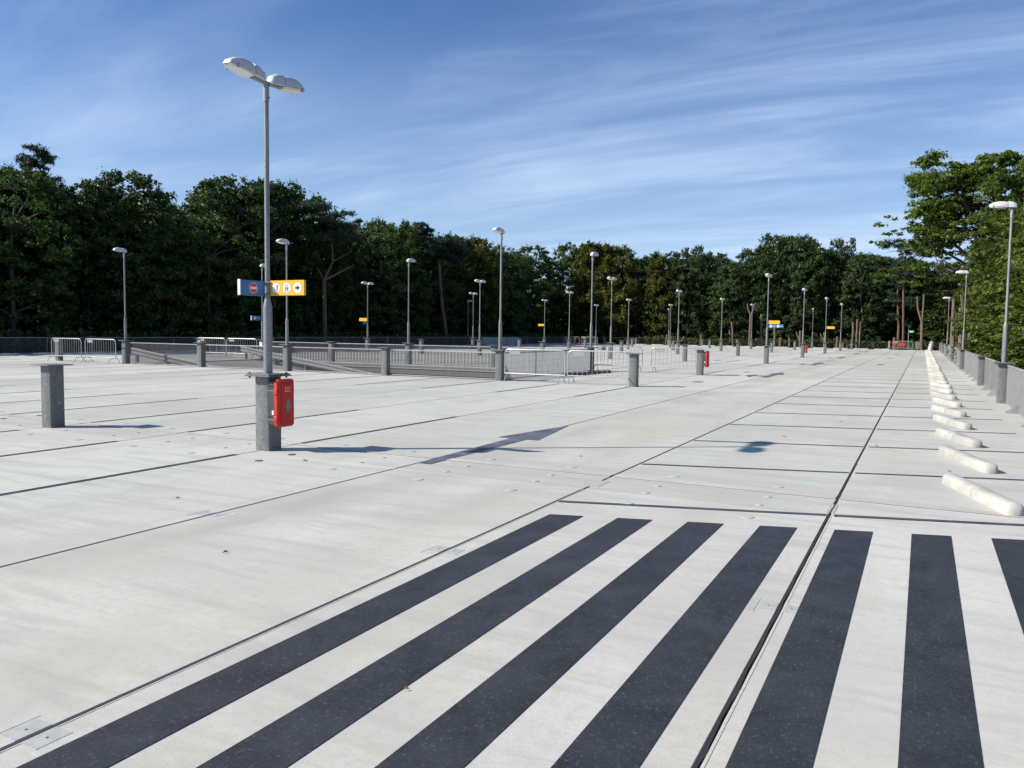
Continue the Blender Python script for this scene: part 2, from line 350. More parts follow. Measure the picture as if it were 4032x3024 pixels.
# dark packing at the bottom of the open joints
mb = MB()
for a0, a1, c0, c1 in ((-44.6, 1.98, -9, 23.05), (-44.6, RX0, 23.05, 31.2), (RX1, 1.98, 23.05, 31.2), (-44.6, 1.98, 31.2, 107)):
    mb.poly([(a0, c0, -0.07), (a1, c0, -0.07), (a1, c1, -0.07), (a0, c1, -0.07)])
mb.build('joint_packing', 'sealant', deck)
for xj in XJ[1:-1]:       # rubber strip just below the surface of every long joint
    wj = 0.0085 if xj > -8 else 0.0075
    for (y0, y1) in (((-9, 23.1), (31.15, 107)) if RX0 - .1 < xj < RX1 + .1 else ((-9, 107),)):
        MB().poly([(xj - wj, y0, -.004), (xj + wj, y0, -.004), (xj + wj, y1, -.004), (xj - wj, y1, -.004)]).build('joint_seal', 'sealant', deck)
# ragged rubber sealant of the joint right of the camera and the cream mortar beside it
mb = MB(); xs = []
n = 150; L1 = []; L2 = []
for i in range(n + 1):
    y = -1 + 12 * i / n; wob = 0.005 * math.sin(i * 0.9) + rnd.uniform(-.003, .003); wide = 0.005 + 0.005 * (math.sin(i * .11) > 0.1) * (y < 5)
    L1.append((-0.69 - wide + wob, y, 0.0035)); L2.append((-0.69 + 0.007 + wob * .6, y, 0.0035))
for i in range(n): mb.poly([L1[i], L2[i], L2[i + 1], L1[i + 1]])
mb.build('rubber_sealant', 'sealant', deck)
mb = MB().quadbox(-0.672, -0.661, -3, 7.6, -0.01, 0.002); mb.build('mortar_edge', 'mortar_cream', deck)
mb = MB().quadbox(-3.050, -3.042, -3, 7.6, -0.01, 0.002); mb.build('mortar_edge', 'mortar_cream', deck)
# brown mortar band beside the front transverse joint
for i in range(len(XJ) - 1):
    if XJ[i] < -31: continue
    g_ = 0.02
    MB().poly([(XJ[i] + g_, 8.43, 0.004), (XJ[i + 1] - g_, 8.43, 0.004), (XJ[i + 1] - g_, 8.60, 0.004), (XJ[i] + g_, 8.60, 0.004)]).build('mortar_band', 'mortar_brown', deck)
# joint repair plates
def plate(cx, cy, w, h_, mat='repair_grey', z=0.0012, rz=0.0):
    o = MB().bevbox(-w / 2, w / 2, -h_ / 2, h_ / 2, -0.004, 0.0005, 0.0004).build('joint_plate', mat, deck, loc=(cx, cy, z)); o.rotation_euler[2] = rz; return o
plate(-3.07, 7.98, .20, .36)
for (jx, jy) in ((-3.065, 1.88), (-3.065, 4.95), (-.69, 4.88), (-5.43, 4.9)):
    for s_ in (-1, 1):
        plate(jx + s_ * 0.067, jy, .10, .15); plate(jx + s_ * 0.155, jy + 0.02 * s_, .05, .24, 'marking_black' if (jx == -.69 and s_ > 0) else 'concrete_strip', .0045 if (jx == -.69 and s_ > 0) else .0012)
        q = MB(); q.loft([[(0.006 * math.cos(k * math.pi / 4), 0.006 * math.sin(k * math.pi / 4), z) for k in range(8)] for z in (0, .001)]); q.build('bolt_head', 'plug_dark', deck, loc=(jx + s_ * .067, jy, .0018))
plate(-.69, 7.95, .07, .42)
# round lifting plugs
def disc(r, n=14, z0=-0.003, z1=0.0035):
    mb = MB(); return mb.loft([[(r * math.cos(2 * math.pi * k / n), r * math.sin(2 * math.pi * k / n), z) for k in range(n)] for z in (z0, z1)])
pb, ps, pdk = disc(.058).mesh('lifting_plug', 'plug_grey'), disc(.034).mesh('lifting_plug', 'plug_grey'), disc(.05).mesh('lifting_plug', 'plug_dark')
for i in range(len(XJ) - 1):
    if XJ[i] < -24: continue
    cx = (XJ[i] + XJ[i + 1]) / 2
    for s_ in (-.56, .56):
        if abs(cx + s_ - .1) < .3 or cx + s_ > .9: continue
        for (yy, me) in ((7.2, pb), (7.77, ps), (8.2, ps), (8.82, pb)):
            if rnd.random() < 0.06: me = pdk
            link('lifting_plug', me, deck, (cx + s_ + rnd.uniform(-.01, .01), yy + rnd.uniform(-.02, .02), 0.002))
    if cx > -8:
        for s_ in (-.56, .56):
            link('lifting_plug', pb, deck, (cx + s_, 22.4, .001)); link('lifting_plug', pb, deck, (cx + s_, -6.4, .001))
MB().quadbox(-44.6, 1.98, 107.03, 107.2, -.5, -0.01).build('edge_beam', 'column_steel', deck)

# painted markings
for i in range(8):
    x0 = -2.885 + .5735 * i; x1 = x0 + .287
    e = lambda x: 7.345 + (x - .26) * .303
    MB().poly([(x0, -6.5, .004), (x1, -6.5, .004), (x1, e(x1), .004), (x0, e(x0), .004)]).build('zebra_stripe', 'marking_black', deck)
DW = .038
for n_ in range(39):
    y = 6.93 + 2.52 * n_
    if y > 101.5: break
    mb = MB()
    for (xa, xb) in ((-3.03, -.715), (-.648, 1.46)):
        ya, yb = y + (xa + 3.05) * .303, y + (xb + 3.05) * .303
        mb.poly([(xa, ya - DW, .0045), (xb, yb - DW, .0045), (xb, yb + DW, .0045), (xa, ya + DW, .0045)])
    mb.build('bay_line', 'line_black', deck)
segs = [(3.0, 7.42), (8.62, 12.85), (18.6, 22.8), (31.9, 36.0), (41.3, 45.5), (46.5, 50.7), (56.3, 60.5), (61.5, 65.7), (71.2, 75.4), (76.4, 80.6), (86, 90.2), (91.2, 95.4), (101, 105.2)]
for j, xj in enumerate(JL[:15]):
    for (y0, y1) in segs:
        if y0 > 60 and j % 1: continue
        if y0 == 31.9 and False: continue
        mb = MB()
        for (xa, xb) in ((xj - .042, xj - .009), (xj + .009, xj + .042)):
            mb.poly([(xa, y0, .004), (xb, y0, .004), (xb, y1, .004), (xa, y1, .004)])
        mb.build('bay_line', 'line_black', deck)
for xj in (-5.43,):
    mb = MB()
    for (xa, xb) in ((xj - .03, xj - .016), (xj + .016, xj + .03)): mb.poly([(xa, 101, .004), (xb, 101, .004), (xb, 105, .004), (xa, 105, .004)])
    mb.build('bay_line', 'line_black', deck)
for n_ in range(33):
    y = 23.5 + 2.5 * n_
    MB().poly([(-43.9, y - .04, .005), (-39.7, y - .04, .005), (-39.7, y + .04, .005), (-43.9, y + .04, .005)]).build('bay_line', 'line_black', deck)
def arrow(pts, z=.005): MB().poly([(x, y, z) for x, y in pts]).build('lane_arrow', 'arrow_grey', deck)
arrow([(-5.42, 8.08), (-5.25, 8.08), (-5.22, 10.7), (-5.04, 10.70), (-5.39, 12.68), (-5.72, 10.70), (-5.50, 10.70)])
for k, y0 in enumerate((31.0, 45.9, 60.9, 75.8, 90.6)):
    q = [(-5.42, 0.2), (-5.17, 0.2), (-5.17, 2.9), (-4.96, 2.9), (-5.3, 4.85), (-5.66, 2.9), (-5.42, 2.9), (-5.42, 1.5), (-5.86, 1.5), (-5.86, 2.2), (-6.20, 1.25), (-5.80, 0.0), (-5.80, 0.95), (-5.42, 0.95)]
    q = [(x, y + y0) for x, y in q]
    mb = MB(); me_pts = q
    mb.poly([(x, y, .005) for x, y in (q[0], q[1], q[2], q[6])]); mb.poly([(x, y, .005) for x, y in (q[5], q[3], q[4])]); mb.poly([(x, y, .0052) for x, y in (q[7], q[8], q[12], q[13])]); mb.poly([(x, y, .0052) for x, y in (q[9], q[10], q[11])])
    mb.build('lane_arrow', 'arrow_grey', deck)

# ------------------------------------------------------------------ ramp
rampo = bpy.data.objects.new('ramp', None); COL.objects.link(rampo); structure(rampo); rampo['label'] = 'concrete car ramp sinking through the deck behind railings'
zr = lambda x: min(0, -.13 * (x + 30.9)) - .01
mb = MB(); xs = [RX0 + .02, -30.2, -28, -24, -20, -16, RX1 - .02]
for i in range(len(xs) - 1):
    x0, x1 = xs[i], xs[i + 1]
    mb.poly([(x0, 23.75, zr(x0)), (x1, 23.75, zr(x1)), (x1, 30.6, zr(x1)), (x0, 30.6, zr(x0))])
mb.build('ramp_slab', 'concrete_ramp', rampo)
for y in (23.47, 30.68):
    MB().quadbox(RX0, RX1, y, y + .14, -.42, -.05).build('edge_beam', 'column_steel', rampo)
    MB().quadbox(RX0, RX1, y + (.16 if y < 25 else -.04), y + (.2 if y < 25 else -.0), -.17, -.13).build('edge_flange', 'rail_steel', rampo)
MB().quadbox(RX1 + .02, RX1 + .1, 23.5, 30.8, -3.1, -.3).build('end_wall', 'concrete_ramp', rampo)
def guard(y, label):
    g = thing('guard_rail', label, 'guard rail', (0, 0, 0))
    bm_ = MB(); prof = [(0, -.155), (.03, -.12), (.03, -.05), (0, -.02), (0, .02), (.03, .05), (.03, .12), (0, .155)]
    x0, x1 = -31.5, -15.5; zc = lambda x: .52 - .13 * (x + 31.5)
    bm_.loft([[(x0, y - q[0], zc(x0) + q[1]) for q in prof] + [(x0, y + .012, zc(x0) + q[1]) for q in reversed(prof)], [(x1, y - q[0], zc(x1) + q[1]) for q in prof] + [(x1, y + .012, zc(x1) + q[1]) for q in reversed(prof)]])
    bm_.build('beam', 'fence_steel', g)
    for k in range(9):
        x = -31.2 + 2 * k; MB().quadbox(x - .05, x + .05, y + .014, y + .11, zr(x) if x > RX0 else 0.001, zc(x) + .1).build('post', 'bar_steel', g)
guard(24.05, 'galvanized guard rail sloping down along the ramp on its near side')
guard(30.5, 'galvanized guard rail sloping down along the ramp on its far side')

# ------------------------------------------------------------------ columns
colm = MB(); colm.roundbox(-.12, .12, -.12, .12, 0, .985, .018, 2); colm = colm.mesh('shaft', 'column_steel', 40)
capm = MB().bevbox(-.215, .215, -.215, .215, .985, 1.0, .003).mesh('cap_plate', 'plate_steel')
holem = disc(.009, 8, -.001, .001).mesh('bolt_hole', 'bolt_dark')
c0 = thing('steel_column', '', 'column')
link('shaft', colm, c0); link('cap_plate', capm, c0)
for s_ in (-.05, .06): link('bolt_hole', holem, c0, (s_, -.1205, .73), (R(90), 0, 0)); link('bolt_hole', holem, c0, (.1205, s_, .73), (0, R(90), 0))
kids(c0); first = [True]
ROWNAME = ['in the front row', 'in the railing row on the near side of the ramp', 'in the railing row on the far side of the ramp', 'in the first row beyond the ramp', 'in the second row beyond the ramp', 'in the third row beyond the ramp', 'in the fourth row beyond the ramp', 'in the last row at the far edge']
lampset = {0: [0], 1: [1, 3, 5], 2: [1, 3, 5], 3: [0, 2, 4, 6], 4: [0, 2, 4, 6], 5: [0, 2, 4, 6], 6: [0, 2, 4, 6], 7: [1, 5]}
def put_column(x, y, label, group):
    o = c0 if first[0] else copy_tree(c0); first[0] = False
    o.location = (x, y, 0); tag(o, label, 'column', group); return o
for r, y in enumerate(ROWS):
    ks = [0, 1] if r == 0 else list(range(7)) if r < 7 else list(range(8))
    for k in ks:
        what = 'square galvanized steel column carrying a lamp' if k in lampset[r] else 'square galvanized steel column with a bare cap plate'
        where = 'beside the arrow lane' if k == 0 else ordn(k + 1) + ' from the arrow lane'
        put_column(XC0 - XS * k, y, f'{what}, {where} {ROWNAME[r]}', 'galvanized steel columns on the deck')
FX, LX = 1.80, -44.45
for r, y in enumerate(ROWS):
    put_column(FX, y, f'square steel column in the right-hand railing, {ordn(r + 1)} one from the zebra crossing', 'steel columns in the edge railings')
    if r >= 1: put_column(LX, y, f'dark steel column in the shaded left-hand railing, {ordn(r)} from the left edge of the photo', 'steel columns in the edge railings')

# ------------------------------------------------------------------ lamps
def lathe(prof, n=16):
    mb = MB(); return mb.loft([[(r * math.cos(2 * math.pi * k / n), r * math.sin(2 * math.pi * k / n), z) for k in range(n)] for r, z in prof])
def headring(y, w, h_, zb, tilt, n=9):
    pts = []
    for k in range(n):
        a_ = math.pi * k / (n - 1); ca, sa = math.cos(a_), math.sin(a_)
        pts.append((w * abs(ca) ** .6 * (1 if ca >= 0 else -1), y, zb + h_ * max(0, sa) ** .7 + tilt * y))
    return pts
def luminaire(root, y0, rz):
    t_ = .10; zb = 4.79
    mb = MB(); mb.loft([headring(y0, .055, .05, zb, t_), headring(y0 + .03, .08, .115, zb, t_), headring(y0 + .11, .09, .145, zb, t_), headring(y0 + .20, .092, .15, zb, t_)])
    a_ = mb.build('gear_housing', 'lamp_white', root, 50); a_.rotation_euler[2] = rz
    mb = MB(); mb.loft([headring(y0 + .212, .092, .135, zb - .002, t_), headring(y0 + .30, .115, .145, zb - .002, t_), headring(y0 + .42, .12, .135, zb - .002, t_), headring(y0 + .52, .10, .10, zb - .002, t_), headring(y0 + .585, .075, .06, zb - .002, t_), headring(y0 + .605, .07, .012, zb - .002, t_)])
    c_ = mb.build('canopy', 'lamp_white', root, 50); c_.rotation_euler[2] = rz
    mb = MB(); out_ = [(-.086, .22), (.086, .22), (.108, .31), (.112, .42), (.09, .53), (.066, .592), (-.066, .592), (-.09, .53), (-.112, .42), (-.108, .31)]
    mb.loft([[(x, y0 + y, zb - .006 + t_ * (y0 + y)) for x, y in out_], [(x * .9, y0 + .41 + (y - .41) * .92, zb - .03 + t_ * (y0 + y)) for x, y in out_]])
    mb.build('glass_cover', 'lamp_glass', c_, 0)
    for sx in (-.098, .098): MB().quadbox(sx - .008, sx + .008, y0 + .50, y0 + .53, zb - .035 + t_ * .6, zb + .02 + t_ * .6).build('clip', 'lamp_grey', c_)
    q = MB().tube([(0, 0 if y0 > 0 else y0 + .02, zb + .0), (0, y0 + .2, zb - .012 + t_ * (y0 + .2))], .03, 10).build('spigot_arm', 'lamp_grey', root); q.rotation_euler[2] = rz
def lamp_proto(kind):
    t_ = thing('street_lamp', '', 'street lamp')
    MB().bevbox(-.2, .2, -.2, .2, 1.002, 1.018, .003).build('base_plate', 'plate_steel', t_)
    bm_ = MB(); bm_.loft([[(.015 * math.cos(k * math.pi / 3), .015 * math.sin(k * math.pi / 3), z) for k in range(6)] for z in (.962, 1.036)]); bm_ = bm_.mesh('bolt', 'bolt_dark')
    for sx in (-.165, .165):
        for sy in (-.165, .165): link('bolt', bm_, t_, (sx, sy, 0))
    lathe([(.058, 1.018), (.058, 1.88), (.055, 1.92), (.036, 2.0), (.033, 2.02)]).build('lower_pole', 'pole_steel', t_, 40)
    d = MB(); d.loft([[(.0605 * math.sin(a_), -.0605 * math.cos(a_), z) for a_ in [R(-5 + 8 * k) for k in range(9)]] + [(.056 * math.sin(a_), -.056 * math.cos(a_), z) for a_ in [R(-5 + 8 * k) for k in reversed(range(9))]] for z in (1.2, 1.72)]); d.build('access_door', 'pole_steel', t_)
    lathe([(.033, 2.0), (.031, 4.56)]).build('upper_pole', 'pole_steel', t_, 40)
    lathe([(.038, 4.55), (.038, 4.8)], 14).build('spigot', 'lamp_grey', t_, 40)
    for z in (4.6, 4.76): MB().tube([(.03, 0, z), (.062, 0, z)], .008, 6).build('screw', 'bolt_dark', t_)
    if kind == 'double': luminaire(t_, .055, 0); luminaire(t_, .055, math.pi)
    else: luminaire(t_, -.11, math.pi)
    return kids(t_)
P2, P1 = lamp_proto('double'), lamp_proto('single')
used = set()
def put_lamp(P, x, y, rz, label):
    o = P if P.name not in used else copy_tree(P); used.add(P.name)
    o.location = (x, y, 0); o.rotation_euler[2] = rz; tag(o, label, 'street lamp', 'street lamps on the parking deck'); return o
for r, y in enumerate(ROWS):
    for q, k in enumerate(lampset[r]):
        x = XC0 - XS * k
        if r == 0: put_lamp(P2, x, y, 0, 'tall twin-headed street lamp nearest the camera, holding the blue and yellow signs'); continue
        if r == 1: put_lamp(P1, x, y, 0, f'single-headed street lamp turned to the viewer, {ordn(q + 1)} from the right in the near ramp railing'); continue
        if r == 2: put_lamp(P1, x, y, math.pi, f'single-headed street lamp turned away, {ordn(q + 1)} from the right in the far ramp railing'); continue
        if r == 7: put_lamp(P1, x, y, 0, f'small far single-headed street lamp, {ordn(q + 1)} from the right along the far edge'); continue
        put_lamp(P2, x, y, 0, f'twin-headed street lamp, {ordn(q + 1)} from the arrow lane {ROWNAME[r]}')
for i, r in enumerate((1, 3, 5)): put_lamp(P1, FX, ROWS[r], R(-90), f'single-headed street lamp reaching over the bays, {ordn(i + 1)} along the right-hand railing')
for i, r in enumerate((1, 3, 5)):
    put_lamp(P1, LX, ROWS[r], R(90), f'single-headed street lamp in the shaded left-hand railing, {ordn(i + 1)} along it')

# ------------------------------------------------------------------ railings
def railing(name, label, axis, fixed, cuts, posts, hgt=.93, pitch=.046, feet=0, dark='bar_steel', railmat='rail_steel', wires=4):
    """cuts: list of (start, end) bays between columns; posts: positions of intermediate posts; bars run as one part per bay"""
    t_ = thing(name, label, 'railing')
    def box(a0, a1, w0, w1, z0, z1, caps=True, mb=None):
        mb = mb or MB()
        if axis == 'x': mb.quadbox(a0, a1, fixed + w0, fixed + w1, z0, z1, caps)
        else: mb.quadbox(fixed + w0, fixed + w1, a0, a1, z0, z1, caps)
        return mb
    for (s0, s1) in cuts:
        box(s0, s1, -.022, .022, hgt - .035, hgt).build('top_rail', railmat, t_)
        box(s0, s1, -.015, .015, .03, .055).build('bottom_rail', railmat, t_)
        mb = MB(); n_ = int((s1 - s0) / pitch)
        for i in range(1, n_):
            a_ = s0 + (s1 - s0) * i / n_; box(a_ - .003, a_ + .003, -.009, .009, .056, hgt - .036, False, mb)
        stuff(mb.build('bars', dark, t_))
        mb = MB()
        for i in range(wires):
            z = .055 + (hgt - .09) * (i + .5) / wires; box(s0, s1, .0125, .0165, z, z + .005, False, mb)
        if wires: stuff(mb.build('wires', dark, t_))
    for a_ in posts:
        pm = box(a_ - .03, a_ + .03, -.028, .028, .001, hgt + .002).build('post', dark, t_)
        if feet:
            mb = MB(); s_ = feet
            if axis == 'y': mb.prism([(fixed, a_ - .035, .0), (fixed + s_ * .24, a_ - .035, .0), (fixed + s_ * .24, a_ - .035, .03), (fixed, a_ - .035, .22)], (0, .07, 0))
            else: mb.prism([(a_ - .035, fixed, .0), (a_ - .035, fixed + s_ * .24, .0), (a_ - .035, fixed + s_ * .24, .03), (a_ - .035, fixed, .22)], (.07, 0, 0))
            mb.build('foot_gusset', dark, pm)
    return t_
kx = [XC0 - XS * k for k in range(9)]
def bays(xs, gap=.17): return [(xs[i] + gap, xs[i + 1] - gap) for i in range(len(xs) - 1)]
railing('ramp_railing', 'grey steel bar railing along the near edge of the ramp', 'x', 23.12, bays(sorted(kx[1:6])), [])
railing('ramp_railing', 'grey steel bar railing along the far edge of the ramp', 'x', 31.15, bays(sorted(kx[1:6])), [])
railing('ramp_railing', 'grey steel bar railing across the low end of the ramp', 'y', kx[1] + .02, [(23.3, 31.0)], [23.32, 25.75, 28.4, 30.98], dark='rail_steel')  # bars paler here: brightness showing through the railing put into their colour
ry = []; rp = []
for i in range(len(ROWS) - 1):
    a0, a1 = ROWS[i], ROWS[i + 1]; n_ = 3 if a1 - a0 < 10 else 5
    ry.append((a0 + .13, a1 - .13)); rp += [a0 + (a1 - a0) * k / n_ for k in range(1, n_)]
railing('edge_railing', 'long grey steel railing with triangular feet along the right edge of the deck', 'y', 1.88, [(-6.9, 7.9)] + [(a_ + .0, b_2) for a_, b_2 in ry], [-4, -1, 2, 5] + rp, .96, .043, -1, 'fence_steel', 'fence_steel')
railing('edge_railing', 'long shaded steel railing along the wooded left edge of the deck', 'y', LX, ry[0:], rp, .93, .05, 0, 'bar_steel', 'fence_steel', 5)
railing('edge_railing', 'thin dark railing in front of the cut tree trunks at the far edge', 'x', 107.0, bays([LX] + [kx[k] for k in (6, 4, 2, 0)] + [FX], .13), [kx[k] for k in (7, 6, 5, 4, 3, 2, 1, 0)] + [-3.1], .93, .07, 0, 'black_gap', 'dark_plastic', 0)
# concrete-grey windbreak sheets on a part of the left railing
for i, (y0, y1) in enumerate(((79.0, 81.9), (82.0, 84.9), (85.0, 87.9))):
    tag(MB().bevbox(LX + .06, LX + .085, y0, y1, .06, .9, .004).build('windbreak_sheet', 'repair_grey'), f'pale grey sheet fixed on the left railing, {ordn(i + 1)} of three side by side', 'sheet', 'pale sheets on the left railing')

# ------------------------------------------------------------------ wheel stops
def stop_half(sx, mat, name='half_block'):
    mb = MB(); n = 9; Lh = .84
    def ring(x, k_):
        return [(x, (.088 * abs(math.cos(math.pi * j / (n - 1))) ** .62 * (1 if j < n / 2 else -1)) * k_, .001 + (.025 + .090 * math.sin(math.pi * j / (n - 1)) ** .6) * k_ if 0 < j < n - 1 else .001) for j in range(n)]
    rings = [ring(.004, .97), ring(.012, 1), ring(Lh - .07, 1)] + [ring(Lh - .07 + .07 * math.sin(R(a_)), max(.12, math.cos(R(a_)) ** .8)) for a_ in (30, 55, 75, 87)]
    if sx < 0: rings = [[(-x, y, z) for x, y, z in reversed(r)] for r in rings]
    return mb.loft(rings).mesh(name, mat, 50)
def stop_proto(mat):
    t_ = thing('wheel_stop', '', 'wheel stop'); link('half_block', stop_half(1, mat), t_); link('half_block', stop_half(-1, mat), t_); return kids(t_)
SP, SK = stop_proto('stop_concrete'), stop_proto('stop_shaded')
def put_stop(P, x, y, rz, label, group):
    o = P if P.name not in used else copy_tree(P); used.add(P.name)
    o.location = (x, y, 0); o.rotation_euler[2] = rz; tag(o, label, 'wheel stop', group)
ang = math.atan2(1.0, -.303)
n_ = 0
while 9.28 + 2.52 * n_ < 104.5:
    j = rnd.uniform(-.02, .02)
    put_stop(SP, .55 + j, 9.28 + 2.52 * n_ + rnd.uniform(-.04, .04), ang + rnd.uniform(-.02, .02), f'cream concrete wheel stop in the {ordn(n_ + 1)} bay past the zebra crossing, right-hand row', 'cream wheel stops in the slanted bays by the right railing'); n_ += 1
for q in range(17):
    xx = -6.6 + 2.3 - 2.29 * q if q < 2 else -8.9 - 2.29 * (q - 2)
    put_stop(SP, xx, 104.95, rnd.uniform(-.01, .01), f'pale wheel stop along the far edge, {ordn(q + 1)} counting left from the exit barrier', 'pale wheel stops along the far edge')
for q in range(33):
    put_stop(SP, -42.4, 24.75 + 2.5 * q, R(90), f'wheel stop by the shaded left railing, {ordn(q + 1)} from the left side of the photo', 'wheel stops by the left railing')
put_stop(SK, -11.45, 27.6, R(80), 'shaded wheel stop behind the crowd barriers, the nearer of two', 'shaded wheel stops behind the crowd barriers')
put_stop(SK, -11.35, 29.6, R(78), 'shaded wheel stop behind the crowd barriers, the farther of two', 'shaded wheel stops behind the crowd barriers')
SK.location = (-11.55, 27.75, 0)

# ------------------------------------------------------------------ crowd barriers
def barrier_proto():
    t_ = thing('crowd_barrier', '', 'barrier'); w, h_, z0 = 1.06, 1.04, .26
    pts = [(-w, 0, z0 - .02), (-w, 0, h_ - .14)] + [(-w + .14 - .14 * math.cos(R(a_)), 0, h_ - .14 + .14 * math.sin(R(a_))) for a_ in (30, 60)] + [(-w + .14, 0, h_), (w - .14, 0, h_)] + [(w - .14 + .14 * math.sin(R(a_)), 0, h_ - .14 + .14 * math.cos(R(a_))) for a_ in (30, 60)] + [(w, 0, h_ - .14), (w, 0, z0 - .02)]
    MB().tube(pts, .019, 8).build('frame', 'barrier_steel', t_, 40)
    MB().tube([(-w, 0, z0), (w, 0, z0)], .019, 8).build('lower_rail', 'barrier_steel', t_, 40)
    bm_ = MB().tube([(0, 0, z0 + .01), (0, 0, h_ - .01)], .0075, 6).mesh('bar', 'barrier_steel')
    for k in range(12): link('bar', bm_, t_, (-w + 2 * w * (k + 1) / 13, 0, 0))
    for x in (-w + .12, w - .12):
        MB().tube([(x, -.28, .014), (x, -.17, .20), (x, 0, z0 - .01), (x, .17, .20), (x, .28, .014)], .014, 6).build('foot', 'barrier_steel', t_, 40)
    MB().bevbox(-w + .18, -w + .55, -.014, -.008, h_ - .16, h_ - .04, .002).build('name_plate', 'lamp_grey', t_)
    for z in (.45, .85): MB().tube([(w, 0, z), (w + .05, 0, z)], .01, 6).build('hook', 'barrier_steel', t_)
    return kids(t_)
BP = barrier_proto(); used2 = [False]
def put_barrier(x, y, rz, label, group):
    o = copy_tree(BP) if used2[0] else BP; used2[0] = True
    o.location = (x, y, 0); o.rotation_euler[2] = rz; tag(o, label, 'barrier', group)
G1 = 'steel crowd barriers around the ramp'
put_barrier(-10.98, 22.96, 0, 'silver crowd barrier right of the ramp railing, the left one of the near pair', G1)
put_barrier(-8.78, 23.0, R(1), 'silver crowd barrier ending behind a steel column, right one of the near pair', G1)
put_barrier(-11.25, 31.5, R(1), 'silver crowd barrier behind the near pair, left one of the rear pair', G1)
put_barrier(-8.72, 31.45, 0, 'silver crowd barrier beside the small red cabinet, right one of the rear pair', G1)
put_barrier(-33.85, 22.55, R(-1), 'silver crowd barrier left of the ramp, the leftmost one before the shaded railing', G1)
put_barrier(-31.75, 22.7, R(-2), 'silver crowd barrier far left of the ramp, touching the lamp column', G1)
put_barrier(-34.2, 31.0, 0, 'silver crowd barrier behind the ramp entrance next to the column with a red cabinet', G1)
put_barrier(-31.95, 31.0, R(1), 'silver crowd barrier behind the ramp entrance next to the green exit sign', G1)
put_barrier(-38.5, 91.0, 0, 'far dark-looking crowd barrier by the left railing, left of two', G1)
put_barrier(-36.2, 91.1, 0, 'far dark-looking crowd barrier by the left railing, right of two', G1)
G2 = 'crowd barriers at the far exit'
put_barrier(-2.1, 104.3, 0, 'crowd barrier facing the camera in front of the far exit sign', G2)
put_barrier(-3.55, 104.7, R(88), 'crowd barrier seen end-on left of the far exit', G2)
put_barrier(-.55, 104.9, R(80), 'crowd barrier seen nearly end-on right of the far exit', G2)

# ------------------------------------------------------------------ extinguisher cabinets
def cabinet_proto():
    t_ = thing('extinguisher_cabinet', '', 'cabinet')       # back on x=0, door towards +x
    MB().bevbox(.001, .125, -.14, .14, .355, .925, .006).build('body', 'dark_plastic', t_)
    for z in (.42, .46, .80, .86): MB().quadbox(.004, .122, -.1445, -.1405, z, z + .007).build('body_rib', 'lamp_grey' if z in (.42, .80) else 'black_gap', t_)
    ring = []
    rc = .04
    for cy, cz, a0 in ((.155 - rc, .955 - rc, 0), (-.155 + rc, .955 - rc, 90), (-.155 + rc, .325 + rc, 180), (.155 - rc, .325 + rc, 270)):
        for k in range(5):
            a_ = R(a0 + 22.5 * k); ring.append((cy, cz, math.cos(a_), math.sin(a_)))
    def rr(x, d): return [(x, cy + (rc - d) * ca, cz + (rc - d) * sa) for cy, cz, ca, sa in ring]
    dm = MB().loft([rr(.127, .006), rr(.135, 0), rr(.175, 0), rr(.20, .018)]).build('door', 'red_plastic', t_, 35)
    MB().bevbox(.2005, .206, -.10, .12, .39, .90, .004).build('door_panel', 'red_plastic', dm)
    q = MB(); q.prism([(.2065, .02, .50), (.2065, .068, .60), (.2065, .02, .72), (.2065, -.028, .60)], (.003, 0, 0)); q.build('diamond_window', 'window_plastic', dm)
    MB().bevbox(.2065, .209, -.03, .06, .79, .85, .001).build('symbol_label', 'sign_white', dm)
    MB().quadbox(.2092, .2102, -.026, .012, .794, .846).build('flame_symbol', 'sign_red', dm)
    MB().quadbox(.2092, .2102, .020, .056, .794, .846).build('extinguisher_symbol', 'sign_red', dm)
    for z in (.44, .79): MB().bevbox(.13, .19, -.172, -.150, z - .035, z + .035, .006).build('hinge', 'red_plastic', dm)
    MB().bevbox(.085, .115, -.149, -.1455, .49, .545, .001).build('seal_tag', 'sign_white', t_)
    return kids(t_)
CP = cabinet_proto(); used3 = [False]
def put_cab(x, y, rz, label):
    o = copy_tree(CP) if used3[0] else CP; used3[0] = True
    o.location = (x, y, 0); o.rotation_euler[2] = rz; tag(o, label, 'cabinet', 'red fire extinguisher cabinets on columns')
put_cab(XC0 + .12, ROWS[0], 0, 'large-looking red extinguisher cabinet with diamond window on the nearest lamp column')
put_cab(XC0 + .12, ROWS[2], 0, 'red extinguisher cabinet on the bare column right of the rear crowd barriers')
put_cab(XC0 + .12, ROWS[4], 0, 'red extinguisher cabinet on the lamp column beside the arrow lane, second row beyond the ramp')
put_cab(XC0 + .12, ROWS[6], 0, 'red extinguisher cabinet on the lamp column beside the arrow lane, fourth row beyond the ramp')
put_cab(kx[6] + .12, ROWS[2], 0, 'red extinguisher cabinet on the column left of the ramp entrance barriers')
put_cab(kx[6] - 2.9, ROWS[6] + .2, 0, 'red extinguisher cabinet at the far crowd barriers by the left railing')
put_cab(LX + .12, ROWS[5], 0, 'red extinguisher cabinet on a lamp column in the shaded left railing')
put_cab(LX + .12, ROWS[3], 0, 'red extinguisher cabinet in the shaded left railing seen just right of the nearest lamp')
cb = put_cab(-3.0, 105.75, R(-90), 'red extinguisher cabinet facing the camera behind the far exit barrier')
put_column(-3.0, 105.9, 'short steel column with a red cabinet behind the far exit barrier', 'galvanized steel columns on the deck')

